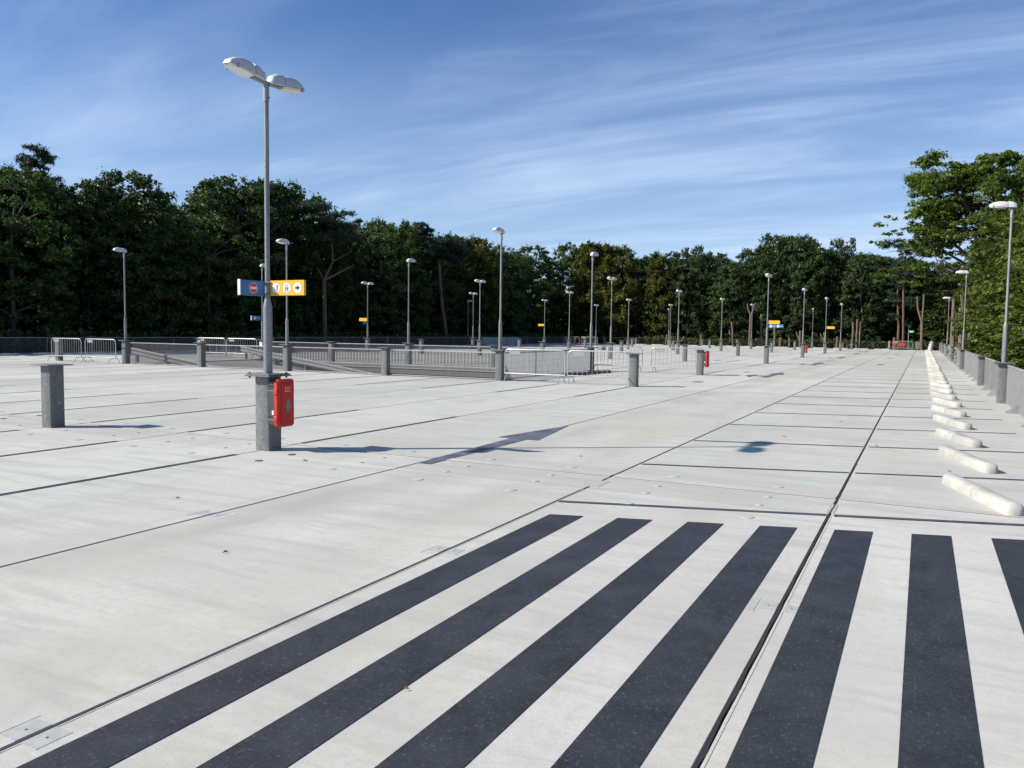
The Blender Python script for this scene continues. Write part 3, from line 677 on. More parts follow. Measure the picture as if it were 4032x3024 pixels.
# ------------------------------------------------------------------ signs
def sign(name, label, loc, rz, w, mat, z0, z1, cat='sign'):
    t_ = thing(name, label, cat, loc, rz)                    # panel runs along local +x, face to local -y
    MB().bevbox(.065, .065 + w, -.018, .018, z0, z1, .003).build('panel', mat, t_)
    for z in (z0 + .015, z1 - .03): MB().quadbox(-.045, .075, -.045, .045, z, z + .018).build('clamp', 'pole_steel', t_)
    return t_
def fdisc(cx, cz, r, y, n=28): return [(cx + r * math.cos(2 * math.pi * k / n), y, cz + r * math.sin(2 * math.pi * k / n)) for k in range(n)]
def flat(t_, name, pts, mat, th=.0015):
    q = MB(); q.prism(pts, (0, th, 0)); return q.build(name, mat, t_)
def arrow_pts(cx, cz, s, y, ang_):
    base = [(-.9, -.35), (0, -.35), (0, -.95), (1, 0), (0, .95), (0, .35), (-.9, .35)]
    ca, sa = math.cos(ang_), math.sin(ang_)
    return [(cx + s * (x * ca - z * sa), y, cz + s * (x * sa + z * ca)) for x, z in base]
def person(t_, cx, cz, s, y, mat='sign_black'):
    flat(t_, 'figure_head', fdisc(cx, cz + .80 * s, .14 * s, y, 10), mat)
    flat(t_, 'figure_body', [(cx - .22 * s, y, cz + .6 * s), (cx - .26 * s, y, cz), (cx - .15 * s, y, cz), (cx - .14 * s, y, cz - .9 * s), (cx - .02 * s, y, cz - .9 * s), (cx, y, cz - .1 * s), (cx + .02 * s, y, cz - .9 * s), (cx + .14 * s, y, cz - .9 * s), (cx + .15 * s, y, cz), (cx + .26 * s, y, cz), (cx + .22 * s, y, cz + .6 * s)], mat)
def text(t_, s, x, z, size, y, mat, rz=0):
    cu = bpy.data.curves.new('lettering', 'FONT'); cu.body = s; cu.size = size; cu.extrude = .001; cu.align_x = 'LEFT'
    to = bpy.data.objects.new('lettering', cu); COL.objects.link(to)
    dg = bpy.context.evaluated_depsgraph_get(); me = bpy.data.meshes.new_from_object(to.evaluated_get(dg)); bpy.data.objects.remove(to)
    me.materials.clear(); me.materials.append(MATS[mat]); o = link('lettering', me, t_, (x, y, z), (R(90), 0, rz)); return o
x, y = XC0, ROWS[0]
ys = sign('direction_sign', 'yellow direction sign with stairs, lift and arrow symbols on the nearest lamp', (x, y, 0), 0, .575, 'sign_yellow', 2.045, 2.24)
pn = [o for o in ys.children if o.name.startswith('panel')][0]
for i, cx in enumerate((.165, .350, .530)): flat(pn, 'symbol_disc', fdisc(cx, 2.143, .066, -.0196), 'sign_white', .0014)
flat(pn, 'arrow_symbol', arrow_pts(.530, 2.143, .04, -.0212, 0), 'sign_black')
person(pn, .336, 2.128, .034, -.0212); person(pn, .364, 2.128, .034, -.0212)
for q in ((.318, .3195, 2.09, 2.158), (.3805, .382, 2.09, 2.158), (.318, .382, 2.158, 2.1595), (.318, .382, 2.0885, 2.09)): MB().quadbox(q[0], q[1], -.0212, -.0197, q[2], q[3]).build('lift_frame', 'sign_black', pn)
flat(pn, 'small_arrow', arrow_pts(.336, 2.178, .009, -.0212, R(90)), 'sign_black'); flat(pn, 'small_arrow', arrow_pts(.362, 2.178, .009, -.0212, R(-90)), 'sign_black')
person(pn, .187, 2.150, .042, -.0212)
st = [(.122, 2.150)]
for k in range(4): st += [(st[-1][0] + .016, st[-1][1]), (st[-1][0] + .016, st[-1][1] - .014)]
flat(pn, 'stairs_symbol', [(a_, -.0212, c_) for a_, c_ in st] + [(a_, -.0212, c_ - .009) for a_, c_ in reversed(st)], 'sign_black')
bs = sign('no_entry_sign', 'blue sign with a red no entry disc on the nearest lamp', (x, y, 0), R(-90), .42, 'sign_blue', 2.035, 2.23)
bs_pan = [o for o in bs.children if o.name.startswith('panel')][0]
# visible side faces +x of the deck, that is local +y
for nm, r_, yy, mt in (('no_entry_rim', .070, .0182, 'sign_white'), ('no_entry_disc', .064, .0198, 'sign_red')): flat(bs_pan, nm, fdisc(.27, 2.133, r_, yy), mt)
MB().quadbox(.215, .325, .0214, .0228, 2.119, 2.147).build('white_bar', 'sign_white', bs_pan)
MB().bevbox(.4855, .50, -.020, .020, 2.033, 2.232, .002).build('edge_trim', 'sign_white', bs_pan)
x, y = kx[0], ROWS[3]
sign('direction_sign', 'plain yellow sign above a blue exit sign on the lamp beside the arrow lane', (x, y, 0), 0, .60, 'sign_yellow', 2.21, 2.40)
s2 = sign('direction_sign', 'blue sign with white discs and the word UIT below the yellow sign', (x, y, 0), 0, .80, 'sign_blue', 1.995, 2.19)
p2 = [o for o in s2.children if o.name.startswith('panel')][0]
for cx in (.19, .58): flat(p2, 'symbol_disc', fdisc(cx, 2.092, .072, -.0196), 'sign_white', .0014)
flat(p2, 'arrow_symbol', arrow_pts(.19, 2.092, .04, -.0212, math.pi), 'sign_black'); flat(p2, 'arrow_symbol', arrow_pts(.58, 2.092, .035, -.0212, R(-90)), 'sign_black')
text(p2, 'UIT', .275, 2.055, .105, -.0212, 'sign_white'); text(p2, '010', .69, 2.06, .09, -.0212, 'sign_white')
sign('direction_sign', 'plain yellow sign pointing right on a far lamp beside the arrow lane', (kx[0], ROWS[5], 0), 0, .66, 'sign_yellow', 2.20, 2.42)
sign('direction_sign', 'plain yellow sign pointing left above a small blue sign, beyond the ramp', (kx[6], ROWS[3], 0), math.pi, .66, 'sign_yellow', 2.20, 2.42)
sign('direction_sign', 'small blue sign hanging under the leftward yellow sign beyond the ramp', (kx[6], ROWS[3], 0), R(-90), .42, 'sign_blue', 1.985, 2.18)
sign('direction_sign', 'plain yellow sign pointing left on a lone far lamp, third row beyond the ramp', (kx[6], ROWS[5], 0), math.pi, .66, 'sign_yellow', 2.20, 2.42)
s3 = sign('direction_sign', 'small blue arrow sign on the lamp just left of the nearest lamp pole', (kx[5], ROWS[2], 0), R(-90), .70, 'sign_blue', 2.01, 2.24)
p3 = [o for o in s3.children if o.name.startswith('panel')][0]
flat(p3, 'symbol_disc', fdisc(.55, 2.125, .085, .0182), 'sign_white'); flat(p3, 'arrow_symbol', arrow_pts(.55, 2.125, .045, .0198, 0), 'sign_black')
text(p3, 'UIT', .41, 2.09, .10, .021, 'sign_white', math.pi)
MB().bevbox(.766, .79, -.020, .020, 2.008, 2.242, .002).build('edge_trim', 'sign_white', p3)
# small plates fixed on column faces
def column_plate(x, y, label, kind):
    t_ = thing('info_plate', label, 'sign', (x, y, 0))
    pl = MB().bevbox(-.105, .105, -.1285, -.1205, .68, .92, .002).build('panel', 'sign_white', t_)
    if kind == 'exit':
        flat(pl, 'green_square', [(-.07, -.1302, .75), (.07, -.1302, .75), (.07, -.1302, .88), (-.07, -.1302, .88)], 'sign_white'); flat(pl, 'exit_symbol', arrow_pts(.0, .815, .05, -.1318, 0), 'sign_green')
    else:
        flat(pl, 'ring', fdisc(0, .80, .06, -.1302), 'lamp_grey'); flat(pl, 'ring_core', fdisc(0, .80, .035, -.1318), 'sign_white')
column_plate(kx[5], ROWS[2], 'white plate with a green emergency symbol on the column at the ramp entrance', 'exit')
column_plate(kx[6], ROWS[2], 'small white plate on the column left of the ramp entrance barriers', 'ring')
# far exit post, wrapped cones, red stand
t_ = thing('exit_sign_post', 'slim post with a small green exit sign behind the far barrier', 'sign post', (-1.55, 105.4, 0))
MB().tube([(0, 0, 0), (0, 0, 2.5)], .045, 10).build('post', 'pole_steel', t_, 40)
pl = MB().bevbox(.05, .56, -.015, .015, 2.05, 2.33, .01).build('panel', 'sign_green', t_)
flat(pl, 'exit_symbol', fdisc(.20, 2.19, .09, -.0165, 12), 'sign_white'); flat(pl, 'arrow_symbol', arrow_pts(.40, 2.19, .08, -.0165, 0), 'sign_white')
t_ = thing('wrapped_cones', 'stack of red and white traffic cones wrapped in clear film at the far end', 'traffic cones', (.72, 103.6, .0), 0); t_.rotation_euler = (0, R(9), 0)
z = .02
for k in range(7):
    r0, r1 = .20 - .012 * k, .19 - .012 * k
    lathe([(r0, z), (r1, z + .12)], 12).build('cone_band', 'sign_red' if k % 2 == 0 else 'sign_white', t_, 40); z += .123
MB().bevbox(-.22, .22, -.22, .22, .0, .02, .004).build('cone_foot', 'red_plastic', t_)
lathe([(.235, .05), (.27, .2), (.24, .45), (.25, .7), (.19, .95), (.13, 1.12), (.05, 1.16)], 9).build('wrapping_film', 'clear_film', t_)
t_ = thing('red_stand', 'low red folding stand behind the bars of the far exit barrier', 'stand', (-2.25, 105.2, 0))
for sx in (-.3, .3):
    for sy in (-.12, .12): MB().tube([(sx, sy, 0), (sx * .8, sy * .4, .45)], .02, 6).build('leg', 'red_plastic', t_)
for q in range(4): MB().bevbox(-.32 + .17 * q, -.20 + .17 * q, -.03, .03, .45, .78, .01).build('panel', 'red_plastic', t_)
MB().tube([(-.32, 0, .8), (.32, 0, .8)], .03, 8).build('top_bar', 'red_plastic', t_)

# small litter: leaves and twigs blown on the slabs
LIT = [(-1.9, 13.2, .09), (-.55, 12.9, .1), (.35, 10.9, .07), (-6.7, 7.5, .12), (-4.4, 4.1, .05), (-3.9, 9.6, .05), (-6.2, 5.2, .05), (-1.3, 16.1, .07), (-9.2, 12.1, .05), (-2.0, 2.9, .03)]
LITL = ['dry brown leaf in the middle of a bay left of the wheel stops', 'brown leaf beside the long joint, level with the second wheel stop', 'crumpled leaf lying just left of the first wheel stop', 'dark curled leaf in front of the nearest lamp column', 'tiny leaf on the arrow lane left of the zebra crossing', 'tiny leaf right of the painted arrow tip', 'small leaf on the lane by the second joint plate', 'leaf in the fourth bay beyond the zebra crossing', 'tiny leaf among the bays left of the painted arrow', 'speck of leaf lying on the zebra crossing']
for i, (x, y, s_) in enumerate(LIT):
    mb = MB(); pts = [(-s_ / 2, 0, .006), (-.1 * s_, -.2 * s_, .012), (s_ / 2, 0, .008), (0, .22 * s_, .02)]
    o = mb.poly(pts).build('fallen_leaf', 'dry_leaf', None, loc=(x, y, 0)); o.rotation_euler[2] = rnd.uniform(0, 6)
    tag(o, LITL[i], 'leaf', 'dry leaves lying on the deck')

# ------------------------------------------------------------------ vegetation
rg = np.random.default_rng(11)
def leaf_mesh(name, P, Nn, size, mat, aspect=1.6, spike=False, tint=None):
    n = len(P); Nn = Nn / np.linalg.norm(Nn, axis=1, keepdims=True)
    r_ = rg.normal(size=(n, 3)); u = np.cross(Nn, r_); u /= np.linalg.norm(u, axis=1, keepdims=True) + 1e-9; v = np.cross(Nn, u)
    s = (size * rg.uniform(.6, 1.35, n))[:, None]; a_ = s * aspect * .5; b2 = s * .5 * (0.22 if spike else .8)
    bend = Nn * s * .12
    V = np.empty((n, 4, 3)); V[:, 0] = P - u * a_; V[:, 1] = P - v * b2 + bend; V[:, 2] = P + u * a_; V[:, 3] = P + v * b2 + bend
    me = bpy.data.meshes.new(name); me.vertices.add(n * 4); me.vertices.foreach_set('co', V.reshape(-1))
    me.loops.add(n * 4); me.loops.foreach_set('vertex_index', np.arange(n * 4, dtype=np.int32))
    me.polygons.add(n); me.polygons.foreach_set('loop_start', np.arange(0, n * 4, 4, dtype=np.int32)); me.polygons.foreach_set('loop_total', np.full(n, 4, dtype=np.int32))
    me.update(calc_edges=True)
    t_ = rg.uniform(0, 1, n) if tint is None else np.clip(tint + rg.normal(0, .18, n), 0, 1)
    at = me.attributes.new('tint', 'FLOAT', 'FACE'); at.data.foreach_set('value', t_.astype(np.float32))
    me.materials.append(MATS[mat]); return me
def clumps_to_leaves(Cc, Rc, per, squash=.8, upbias=.35, fill=.45):
    P = []; Nn = []; T = []
    for c_, r_ in zip(Cc, Rc):
        n = max(12, int(per * (r_ ** 2))); d = rg.normal(size=(n, 3)); d /= np.linalg.norm(d, axis=1, keepdims=True)
        d[:, 2] = np.where(d[:, 2] < -.5, -d[:, 2] * .6, d[:, 2])
        # twigs: each clump is a spray of short twigs so its outline is ragged
        k = max(5, int(n / 14)); tw = rg.normal(size=(k, 3)); tw[:, 2] = np.abs(tw[:, 2]) * .9 - .15; tw /= np.linalg.norm(tw, axis=1, keepdims=True)
        idx = rg.integers(0, k, n); tl = rg.uniform(.7, 1.35, k)[idx]; u = rg.uniform(.25, 1.0, n) ** .8
        q = (tw[idx] * (tl * u)[:, None] + rg.normal(0, .16, (n, 3))) * r_
        q[:, 2] *= squash
        P.append(c_ + q); Nn.append(d * .5 + tw[idx] * .6 + rg.normal(0, .5, (n, 3)) + np.array([0, 0, upbias])); T.append(np.full(n, rg.uniform(.2, .8)))
    return np.vstack(P), np.vstack(Nn), np.concatenate(T)
def crown_pts(n, Rr, z0, z1, prof, seed, rmin=.55, rmax=1.25):
    g = np.random.default_rng(seed); Cc = []; Rc = []
    while len(Cc) < n:
        h_ = g.uniform(0, 1); pr = prof(h_); a_ = g.uniform(0, 2 * math.pi); rr = Rr * pr * math.sqrt(g.uniform(.25, 1.0)) * (1 + .16 * math.sin(3 * a_ + seed) + .1 * math.sin(5 * a_ + h_ * 7))
        rc = g.uniform(rmin, rmax) * (.7 + .3 * pr)
        Cc.append((rr * math.cos(a_), rr * math.sin(a_), z0 + (z1 - z0) * h_ - .3 * rc)); Rc.append(rc)
    return np.array(Cc), np.array(Rc)
# generic crowns are made for radius 3.6, from z 0 (ground -3.2 + 1) to 15 and scaled per tree
def mk_crown(kind, seed):
    if kind == 'pine':
        Cc, Rc = crown_pts(110, 2.9, 5.5, 15, lambda h: 1.05 - .82 * h, seed, .42, .85)
        P, Nn, T = clumps_to_leaves(Cc, Rc, 520, .5, .1, .1); return leaf_mesh('crown', P, Nn, .26, 'leaf_pine', 1.6, True, T)
    if kind == 'gold':
        Cc, Rc = crown_pts(330, 3.9, 1.5, 14.8, lambda h: .6 + .42 * math.sin(math.pi * (.1 + .9 * h)), seed, .4, .85)
        P, Nn, T = clumps_to_leaves(Cc, Rc, 300, 1.15, .1, .2); return leaf_mesh('crown', P, Nn, .17, 'leaf_gold', 1.8, False, T)
    if kind == 'sparse':
        Cc, Rc = crown_pts(110, 3.4, 2, 14.8, lambda h: .5 + .5 * math.sin(math.pi * (.1 + .9 * h)), seed, .4, .85)
        P, Nn, T = clumps_to_leaves(Cc, Rc, 170, .9, .2, .1); return leaf_mesh('crown', P, Nn, .20, 'leaf_sparse', 1.5, False, T)
    if kind == 'lit':
        Cc, Rc = crown_pts(230, 3.5, .5, 14.6, lambda h: .72 + .28 * math.sin(math.pi * (.1 + .9 * h)), seed, .4, .9)
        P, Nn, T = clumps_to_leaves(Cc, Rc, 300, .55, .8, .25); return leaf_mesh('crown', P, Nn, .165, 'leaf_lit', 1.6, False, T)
    if kind == 'lightened_oak': seed += 60
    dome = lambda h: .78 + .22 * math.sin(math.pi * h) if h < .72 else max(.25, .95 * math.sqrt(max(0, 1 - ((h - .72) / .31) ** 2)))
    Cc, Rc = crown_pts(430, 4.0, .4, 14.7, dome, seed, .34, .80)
    P, Nn, T = clumps_to_leaves(Cc, Rc, 300, .9, .35, .35); return leaf_mesh('crown', P, Nn, .165, 'leaf_oak_lightened' if kind == 'lightened_oak' else 'leaf_oak', 1.4, False, T)
CR = {'oak': [mk_crown('oak', s_) for s_ in (1, 2, 3, 4, 5)], 'lightened_oak': [mk_crown('lightened_oak', s_) for s_ in (1, 2, 3)], 'pine': [mk_crown('pine', 21)], 'gold': [mk_crown('gold', s_) for s_ in (31, 32)], 'sparse': [mk_crown('sparse', 41)], 'lit': [mk_crown('lit', s_) for s_ in (51, 52, 53)]}
def trunk_mesh(mat, seed, r0=.24, h_=13, limbs=7, name='trunk'):
    g = random.Random(seed); mb = MB(); pts = [(0, 0, 0)]; x = y = 0
    for k in range(1, 8): x += g.uniform(-.22, .22); y += g.uniform(-.22, .22); pts.append((x, y, h_ * k / 7))
    mb.tube(pts, [r0 * (1 - .85 * k / 7) for k in range(8)], 8)
    for k in range(limbs):
        i = g.randint(3, 6); b0 = Vector(pts[i]); a_ = g.uniform(0, 6.28); l_ = g.uniform(1.4, 3.0)
        d = Vector((math.cos(a_), math.sin(a_), g.uniform(.3, .9))); mb.tube([b0, b0 + d * l_ * .5 + Vector((0, 0, .1)), b0 + d * l_], [r0 * .35, r0 * .22, r0 * .08], 5)
    return mb.mesh(name, mat, 60)
TRK = {k: [trunk_mesh(m_, s_) for s_ in (1, 2, 3)] for k, m_ in (('oak', 'bark_grey'), ('lightened_oak', 'bark_grey'), ('pine', 'bark_pine'), ('gold', 'bark_grey'), ('sparse', 'bark_grey'), ('lit', 'bark_grey'))}
KN = {'oak': ('oak_tree', 'dark green broad-leaved tree'), 'lightened_oak': ('lightened_oak_tree', 'mid green broad-leaved tree'), 'pine': ('pine_tree', 'dark blue-green pine'), 'gold': ('beech_tree', 'beech turning yellow-brown'), 'sparse': ('birch_tree', 'thin grey-green tree'), 'lit': ('hornbeam_tree', 'sunlit green leafy tree')}
tcount = [0]
def tree(x, y, ztop, Rr, kind, label, group):
    i = tcount[0]; tcount[0] += 1
    nm, _ = KN[kind]; H = ztop + 3.2; sc = H / 15.0; sr = Rr / 3.1
    t_ = thing(nm, label, 'tree', (x, y, -3.2), rnd.uniform(0, 6.28), group)
    c_ = link('crown', CR[kind][i % len(CR[kind])], t_); c_.scale = (sr, sr, sc)
    k_ = link('trunk', TRK[kind][i % 3], t_); k_.scale = (sc, sc, sc)
    return t_
LEFT = [(-53.5, -8, 7.5, 3.5, 'oak'), (-54, -2, 8, 3.5, 'oak'), (-53.5, 5, 8.5, 3.5, 'oak'), (-54, 11, 8, 3.4, 'oak'), (-53.6, 16.5, 8.6, 3.4, 'oak'), (-54, 21.5, 9.3, 3.2, 'oak'),
 (-52.5, 26.0, 10.4, 3.0, 'lightened_oak'), (-51.7, 31.0, 11.7, 3.2, 'oak'), (-53.6, 34.1, 13.6, 3.0, 'pine'), (-52.3, 36.6, 11.2, 3.2, 'oak'), (-52.1, 39.4, 12.8, 3.3, 'lightened_oak'), (-53.4, 43.8, 11.4, 2.9, 'oak'), (-52.1, 46.9, 11.0, 3.0, 'oak'), (-53.5, 51.5, 14.6, 3.6, 'lightened_oak'), (-52.4, 54.9, 15.0, 3.2, 'oak'), (-51.9, 58.4, 14.3, 3.0, 'oak'), (-52.3, 62.7, 12.2, 3.0, 'oak'), (-51.7, 66.9, 12.4, 3.2, 'lightened_oak'), (-51.0, 71.4, 13.4, 3.2, 'oak'), (-50.2, 75.0, 13.6, 3.4, 'pine'), (-53.4, 78.8, 13.0, 3.4, 'oak'), (-52.9, 83.8, 13.5, 3.4, 'oak'), (-51.4, 88.2, 13.3, 3.3, 'gold'), (-51.2, 93.4, 13.3, 3.4, 'lightened_oak'), (-52.8, 98.8, 12.8, 3.4, 'oak'), (-52.8, 104.6, 12.8, 3.4, 'oak'), (-54.0, 111.9, 14.9, 3.6, 'oak')]
BACK = [(-50.0, 118.9, 16.2, 3.6, 'oak'), (-45.6, 116.2, 15.3, 3.0, 'gold'), (-41.9, 116.3, 14.6, 2.9, 'gold'), (-38.2, 118.6, 13.2, 3.1, 'lightened_oak'), (-34.5, 117.3, 13.5, 3.0, 'gold'), (-31.1, 116.9, 14.7, 2.9, 'lightened_oak'), (-27.6, 118.1, 13.1, 3.0, 'lightened_oak'), (-24.5, 115.6, 11.9, 2.8, 'lightened_oak'), (-21.7, 117.8, 14.1, 3.0, 'oak'), (-18.6, 116.5, 15.6, 3.0, 'lightened_oak'), (-15.6, 116.0, 15.4, 2.9, 'lightened_oak'), (-12.9, 117.6, 13.7, 2.7, 'oak'), (-10.3, 118.2, 14.9, 2.6, 'sparse'), (-7.5, 116.5, 12.5, 2.7, 'lightened_oak'), (-5.2, 118.5, 11.9, 2.6, 'lightened_oak'), (-2.7, 115.2, 13.6, 2.6, 'pine'), (-0.3, 119.0, 10.6, 2.8, 'oak'), (2.6, 117.9, 11.6, 2.9, 'lightened_oak'), (5.5, 114, 12.5, 3.0, 'lit'), (2.2, 112.2, 8.0, 2.2, 'lit')]
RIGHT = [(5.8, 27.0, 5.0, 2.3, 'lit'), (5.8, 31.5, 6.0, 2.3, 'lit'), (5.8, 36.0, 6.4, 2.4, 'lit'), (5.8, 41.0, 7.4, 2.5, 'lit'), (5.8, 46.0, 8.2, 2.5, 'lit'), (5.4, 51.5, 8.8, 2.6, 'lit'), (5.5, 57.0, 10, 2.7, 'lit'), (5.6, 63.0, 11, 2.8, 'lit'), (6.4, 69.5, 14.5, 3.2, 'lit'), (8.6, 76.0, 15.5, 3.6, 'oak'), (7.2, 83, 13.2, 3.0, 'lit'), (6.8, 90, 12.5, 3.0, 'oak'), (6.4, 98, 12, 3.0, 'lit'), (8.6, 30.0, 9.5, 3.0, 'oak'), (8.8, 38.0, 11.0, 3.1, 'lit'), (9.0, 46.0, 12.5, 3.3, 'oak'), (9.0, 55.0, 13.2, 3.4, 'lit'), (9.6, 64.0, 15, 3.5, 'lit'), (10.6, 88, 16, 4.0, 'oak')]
SECOND = []
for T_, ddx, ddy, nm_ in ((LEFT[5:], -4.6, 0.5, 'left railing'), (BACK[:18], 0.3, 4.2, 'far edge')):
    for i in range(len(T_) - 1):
        p_, q_ = T_[i], T_[i + 1]; kd = 'oak' if 'pine' in (p_[4], q_[4]) or i % 3 else 'lightened_oak'
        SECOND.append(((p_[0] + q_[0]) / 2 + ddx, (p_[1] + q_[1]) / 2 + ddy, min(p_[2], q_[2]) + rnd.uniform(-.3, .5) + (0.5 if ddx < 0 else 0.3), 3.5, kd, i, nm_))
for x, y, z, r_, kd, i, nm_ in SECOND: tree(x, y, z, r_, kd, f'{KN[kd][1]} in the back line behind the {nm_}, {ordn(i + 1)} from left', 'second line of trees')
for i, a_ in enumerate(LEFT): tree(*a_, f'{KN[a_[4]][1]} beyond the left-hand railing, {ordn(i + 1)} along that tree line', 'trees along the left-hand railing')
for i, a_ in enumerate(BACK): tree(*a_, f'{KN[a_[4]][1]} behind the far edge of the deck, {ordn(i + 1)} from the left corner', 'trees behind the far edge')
for i, a_ in enumerate(RIGHT): tree(*a_, f'{KN[a_[4]][1]} beyond the right-hand railing, {ordn(i + 1)} along it', 'trees along the right-hand railing')

# the tall open-crowned tree leaning over the right-hand railing
def limbs(mb, p0, d, length, r, depth, g, tips, n=4):
    pts = [Vector(p0)]; dd = Vector(d).normalized()
    for k in range(n):
        dd = (dd + Vector((g.uniform(-.22, .22), g.uniform(-.22, .22), g.uniform(-.08, .16)))).normalized(); pts.append(pts[-1] + dd * length / n)
    rr = [r * (1 - .5 * k / n) for k in range(n + 1)]
    mb.tube(pts, rr, 7 if r > .08 else 5)
    if depth == 0: tips.append(pts[-1]); tips.append(pts[-2]); return
    nb = g.choice((3, 3, 4))
    for k in range(nb):
        a_ = g.uniform(0, 6.28); side = dd.cross(Vector((math.cos(a_), math.sin(a_), .3))).normalized()
        nd_ = (dd * g.uniform(.55, .9) + side * g.uniform(.55, 1.0)).normalized()
        j = g.randint(n - 2, n); limbs(mb, pts[j], nd_, length * g.uniform(.62, .82), rr[j] * .68, depth - 1, g, tips)
g = random.Random(5); mb = MB(); tips = []
t_ = thing('chestnut_tree', 'tall open-crowned leafy tree spreading over the far right of the railing', 'tree', (3.6, 78, -3.2))
mb.tube([(0, 0, 0), (.1, 0, 5), (.25, -.1, 10), (.45, -.2, 13.2)], [.36, .32, .27, .22], 10)
for d_, l_, z in (((-.95, -.2, .42), 4.6, 11.2), ((-.7, .3, .75), 4.4, 12.6), ((-.9, -.5, .15), 3.6, 10.0), ((-.2, -.5, 1), 4.6, 13.1), ((.4, .4, 1), 4.6, 13.1), ((.9, -.1, .7), 4.2, 12.4), ((.1, .8, .8), 4.0, 12.4), ((.8, .5, .4), 3.6, 11.2)):
    limbs(mb, (.2 + (z - 10) * .08, -.1, z), d_, l_, .15, 2, g, tips)
mb.build('trunk', 'bark_grey', t_, 60)
Cc = np.array([tuple(q) for q in tips]) + rg.normal(0, .25, (len(tips), 3)); keep = (Cc[:, 2] > 7.5) & (Cc[:, 2] < 19.4); Cc = Cc[keep]
Rc = rg.uniform(.38, .82, len(Cc)) * (1 + .25 * (Cc[:, 2] > 15))
P, Nn, T = clumps_to_leaves(Cc, Rc, 300, .6, .5, .05)
top = crown_pts(270, 6.6, 12.6, 19.9, lambda h: math.sqrt(max(0.04, 1 - h * h)), 77, .5, .9); tc_ = top[0]; tc_[:, 0] += 1.4
P2_, N2_, T2_ = clumps_to_leaves(tc_, top[1], 250, .6, .6, .15)
lft = crown_pts(70, 3.5, 9.4, 15.5, lambda h: .9, 79, .3, .65); lc_ = lft[0]; lc_[:, 0] = lc_[:, 0] * 1.15 - 3.7
P4_, N4_, T4_ = clumps_to_leaves(lc_, lft[1], 170, .5, .6, .1)
rgt = crown_pts(130, 4.8, 8.5, 18.2, lambda h: .9, 78, .45, .85); rc_ = rgt[0]; rc_[:, 0] += 5.6
lm_ = MB(); lm_.tube([(.2, -.1, 10.4), (-2.0, .2, 11.9), (-4.4, .1, 12.5), (-6.8, .3, 12.2)], [.14, .10, .06, .02], 7).tube([(-2.0, .2, 11.9), (-3.6, .8, 13.4), (-5.0, .6, 14.2)], [.08, .05, .02], 6).tube([(-3.2, .2, 12.2), (-4.4, -.6, 11.2), (-5.6, -.5, 10.8)], [.05, .04, .015], 5).build('limb', 'bark_grey', t_, 60)
P3_, N3_, T3_ = clumps_to_leaves(rc_, rgt[1], 260, .6, .6, .15)
link('crown', leaf_mesh('crown', np.vstack([P, P2_, P3_, P4_]), np.vstack([Nn, N2_, N3_, N4_]), .19, 'leaf_chestnut', 1.7, False, np.concatenate([T, T2_, T3_, T4_])), t_)

# two bare-stemmed pines in the left tree line and one at the far edge
def stem_tree(label, pts, rads, br, mat='bark_pine', group=None, loc=(0, 0, 0), crown=None, name='pine_tree'):
    t_ = thing(name, label, 'tree', loc, 0, group); mb = MB(); mb.tube(pts, rads, 9)
    for b_, rr in br: mb.tube(b_, rr, 6)
    mb.build('trunk', mat, t_, 60)
    if crown is not None: link('crown', crown, t_)
    return t_
def pine_crown(Cc, per=520):
    Cc = np.array(Cc); P, Nn, T = clumps_to_leaves(Cc, rg.uniform(.6, 1.2, len(Cc)), per, .5, .1, .1); return leaf_mesh('crown', P, Nn, .3, 'leaf_pine', 1.5, True, T)
stem_tree('pine with a forked reddish stem in front of the left tree line', [(0, 0, 0), (.05, 0, 5), (-.05, 0, 9.1)], [.24, .2, .16],
          [([(-.05, 0, 9.1), (.2, .9, 10.8), (.1, .9, 12.5)], [.13, .1, .05]), ([(-.05, 0, 9.1), (0, 2.3, 10), (0, 4.2, 10.8)], [.12, .09, .04]), ([(-.05, 0, 9.1), (0, -1, 10.2)], [.07, .03]), ([(.2, .9, 10.8), (.2, 3.6, 12)], [.06, .02])],
          loc=(-47.3, 55.6, -3.2), crown=pine_crown([(rg.normal(0, .8), rg.uniform(-2.4, 4.2), rg.uniform(12.2, 15.5)) for _ in range(26)]))
stem_tree('pine with one leaning reddish stem in front of the left tree line', [(0, 0, 0), (0, 0, 4), (0, -1.2, 8.5), (0, -1.7, 12.2)], [.24, .22, .19, .15], [([(0, -1.5, 10.5), (0, .6, 12)], [.06, .03])],
          loc=(-47.5, 76.4, -3.2), crown=pine_crown([(rg.normal(0, .8), -1.5 + rg.normal(0, 1.6), rg.uniform(12, 15)) for _ in range(18)]))
stem_tree('lone pine with a bare orange-brown stem behind the far exit', [(0, 0, 0), (.05, 0, 5), (-.2, 0, 11.5), (-.3, 0, 14.5)], [.19, .15, .12, .06],
          [([(-.2, 0, 11.5), (-2.0, 0, 12.8)], [.06, .03]), ([(-.25, 0, 12.6), (1.8, 0, 13.9)], [.06, .03])],
          loc=(-2.25, 110.6, -3.2), crown=pine_crown([(rg.uniform(-3, 3), rg.normal(0, .8), z) for z in (12, 12.4, 13.1, 13.6, 14.2, 14.8, 15.3, 15.9, 16.2, 16.5, 14.9, 13.9, 15.7) for _ in (0, 1)], 420))

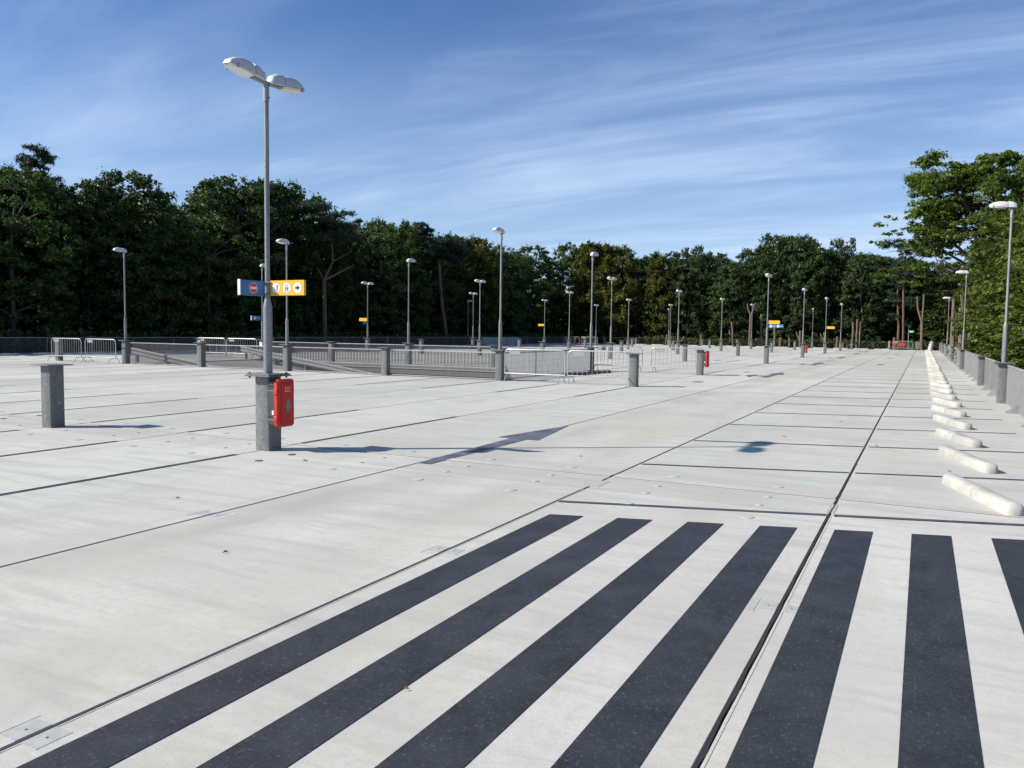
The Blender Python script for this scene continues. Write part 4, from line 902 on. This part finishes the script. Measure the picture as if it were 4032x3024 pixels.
# cut and pollarded trunks behind the far railing
DEAD = [(-41.37, -41.41, 1.14, .19), (-36.82, -36.86, 0.88, .23), (-32.04, -31.87, 1.42, .15), (-27.15, -27.20, 1.55, .15), (-22.52, -23.16, 3.28, .15), (-19.20, -19.25, 4.31, .17), (-17.51, -17.47, 2.55, .19), (-16.65, -16.69, 1.23, .23), (-15.63, -15.61, 1.18, .17), (-14.18, -14.16, 2.15, .17), (-11.21, -11.22, 1.96, .16), (-9.67, -9.72, 1.43, .19), (-7.82, -7.94, 3.34, .15), (-7.38, -7.43, 3.67, .13), (-7.02, -7.03, 3.38, .15), (-6.26, -6.26, 1.39, .17), (-3.10, -3.15, 1.44, .19)]
for i, (xb, xt, zt, r_) in enumerate(DEAD):
    t_ = thing('cut_trunk', f'sawn-off bare tree trunk behind the far railing, {ordn(i + 1)} from the left', 'tree trunk', (xb, 109.5 + rnd.uniform(-.4, .8), -3.2), 0, 'cut trunks behind the far railing')
    mb = MB(); dx_ = xt - xb; H = zt + 3.2
    n = 7; jit = [(rnd.uniform(-.04, .04), rnd.uniform(-.04, .04)) for _ in range(n)]
    mb.tube([(dx_ * (k / (n - 1)) + jit[k][0], jit[k][1], H * k / (n - 1)) for k in range(n)], [r_ * (1.08 - .18 * k / (n - 1)) * (1 + rnd.uniform(-.06, .06)) for k in range(n)], 9)
    if i in (9, 10):
        mb.tube([(0, 0, H - 1.3), (-.4, 0, H - .5), (-.5, 0, H - .1)], [r_ * .7, r_ * .55, r_ * .5], 7)
    mb.build('stem', 'bark_cut', t_, 50)
    q = disc(r_ * .86, 10, 0, .02); q.build('sawn_face', 'wood_end', t_, loc=(dx_ + jit[-1][0], jit[-1][1], H))
def fork(label, loc, base, fk, arms, r_):
    t_ = thing('pollarded_trunk', label, 'tree trunk', loc); mb = MB()
    mb.tube([(base, 0, 0), ((base + fk[0]) / 2 + .05, 0, fk[1] * .5), (fk[0], 0, fk[1])], [r_ * 1.1, r_, r_ * .9], 9)
    for (ax, az_) in arms: mb.tube([(fk[0], 0, fk[1] - .15), ((fk[0] + ax) / 2 + (ax - fk[0]) * .28, 0, (fk[1] + az_) / 2), (ax, 0, az_)], [r_ * .62, r_ * .55, r_ * .45], 8)
    mb.build('stem', 'bark_cut', t_, 50)
fork('tall grey trunk cut off with two raised arms right of the far exit', (0, 109.0, -3.2), -.13, (-.2, 6.6), [(-.85, 9.75), (-.12, 9.9)], .2)
fork('slim trunk forking into a V behind the middle of the far railing', (0, 109.3, -3.2), -20.7, (-20.5, 7.5), [(-21.0, 8.9), (-20.0, 9.0)], .17)
# pale cut trunks between the two lamps on the right
for i in range(11):
    y = 72 + 2.9 * i + rnd.uniform(-.6, .6); x = 3.0 + rnd.uniform(-.35, .55); H = 3.2 + rnd.choice((2.0, 2.8, 3.6, 4.4, 5.6)); r_ = rnd.uniform(.13, .22)
    t_ = thing('cut_trunk', f'orange-brown cut trunk close behind the right-hand railing, {ordn(i + 1)} going away', 'tree trunk', (x, y, -3.2), 0, 'cut trunks behind the right-hand railing')
    mb = MB(); mb.tube([(0, 0, 0), (rnd.uniform(-.1, .1), 0, H * .5), (rnd.uniform(-.2, .2), 0, H)], [r_ * 1.1, r_, r_ * .85], 8)
    if i % 3 == 0: mb.tube([(0, 0, H * .8), (-.4, 0, H + 1.4)], [r_ * .5, r_ * .3], 6)
    mb.build('stem', 'bark_cut', t_, 50)

# deep wood behind the first trees and the undergrowth below: masses nobody could count
def mass(name, label, boxes, n, size, mat):
    P = []; tot = sum((b[1] - b[0]) * (b[3] - b[2]) * b[5] for b in boxes)
    for (x0, x1, y0, y1, z0, z1) in boxes:
        k = int(n * (x1 - x0) * (y1 - y0) * z1 / tot); q = np.empty((k, 3)); q[:, 0] = rg.uniform(x0, x1, k); q[:, 1] = rg.uniform(y0, y1, k)
        top_ = z1 * (.78 + .22 * np.sin(q[:, 0] * .55 + 1) * np.sin(q[:, 1] * .47)); q[:, 2] = z0 + (top_ - z0) * rg.uniform(0, 1, k) ** .85; P.append(q)
    P = np.vstack(P); Nn = rg.normal(size=P.shape) + np.array([0, 0, .4])
    me = leaf_mesh(name, P, Nn, size, mat, 1.4); o = link(name, me); stuff(o); o['label'] = label; o['category'] = 'woodland'; return o
mass('woodland', 'deep dark wood standing behind the first line of trees', [(-64, -55.5, -12, 124, -3.1, 9.5), (-60, 14, 120.5, 130, -3.1, 10.5), (11, 19, 16, 122, -3.1, 9.5)], 130000, .55, 'leaf_oak')
mass('undergrowth', 'dark bushes and young growth below the trees', [(-50.5, -46.5, -6, 112, -3.1, 1.6), (-48, 2, 111, 115, -3.1, 1.4)], 42000, .26, 'leaf_oak')
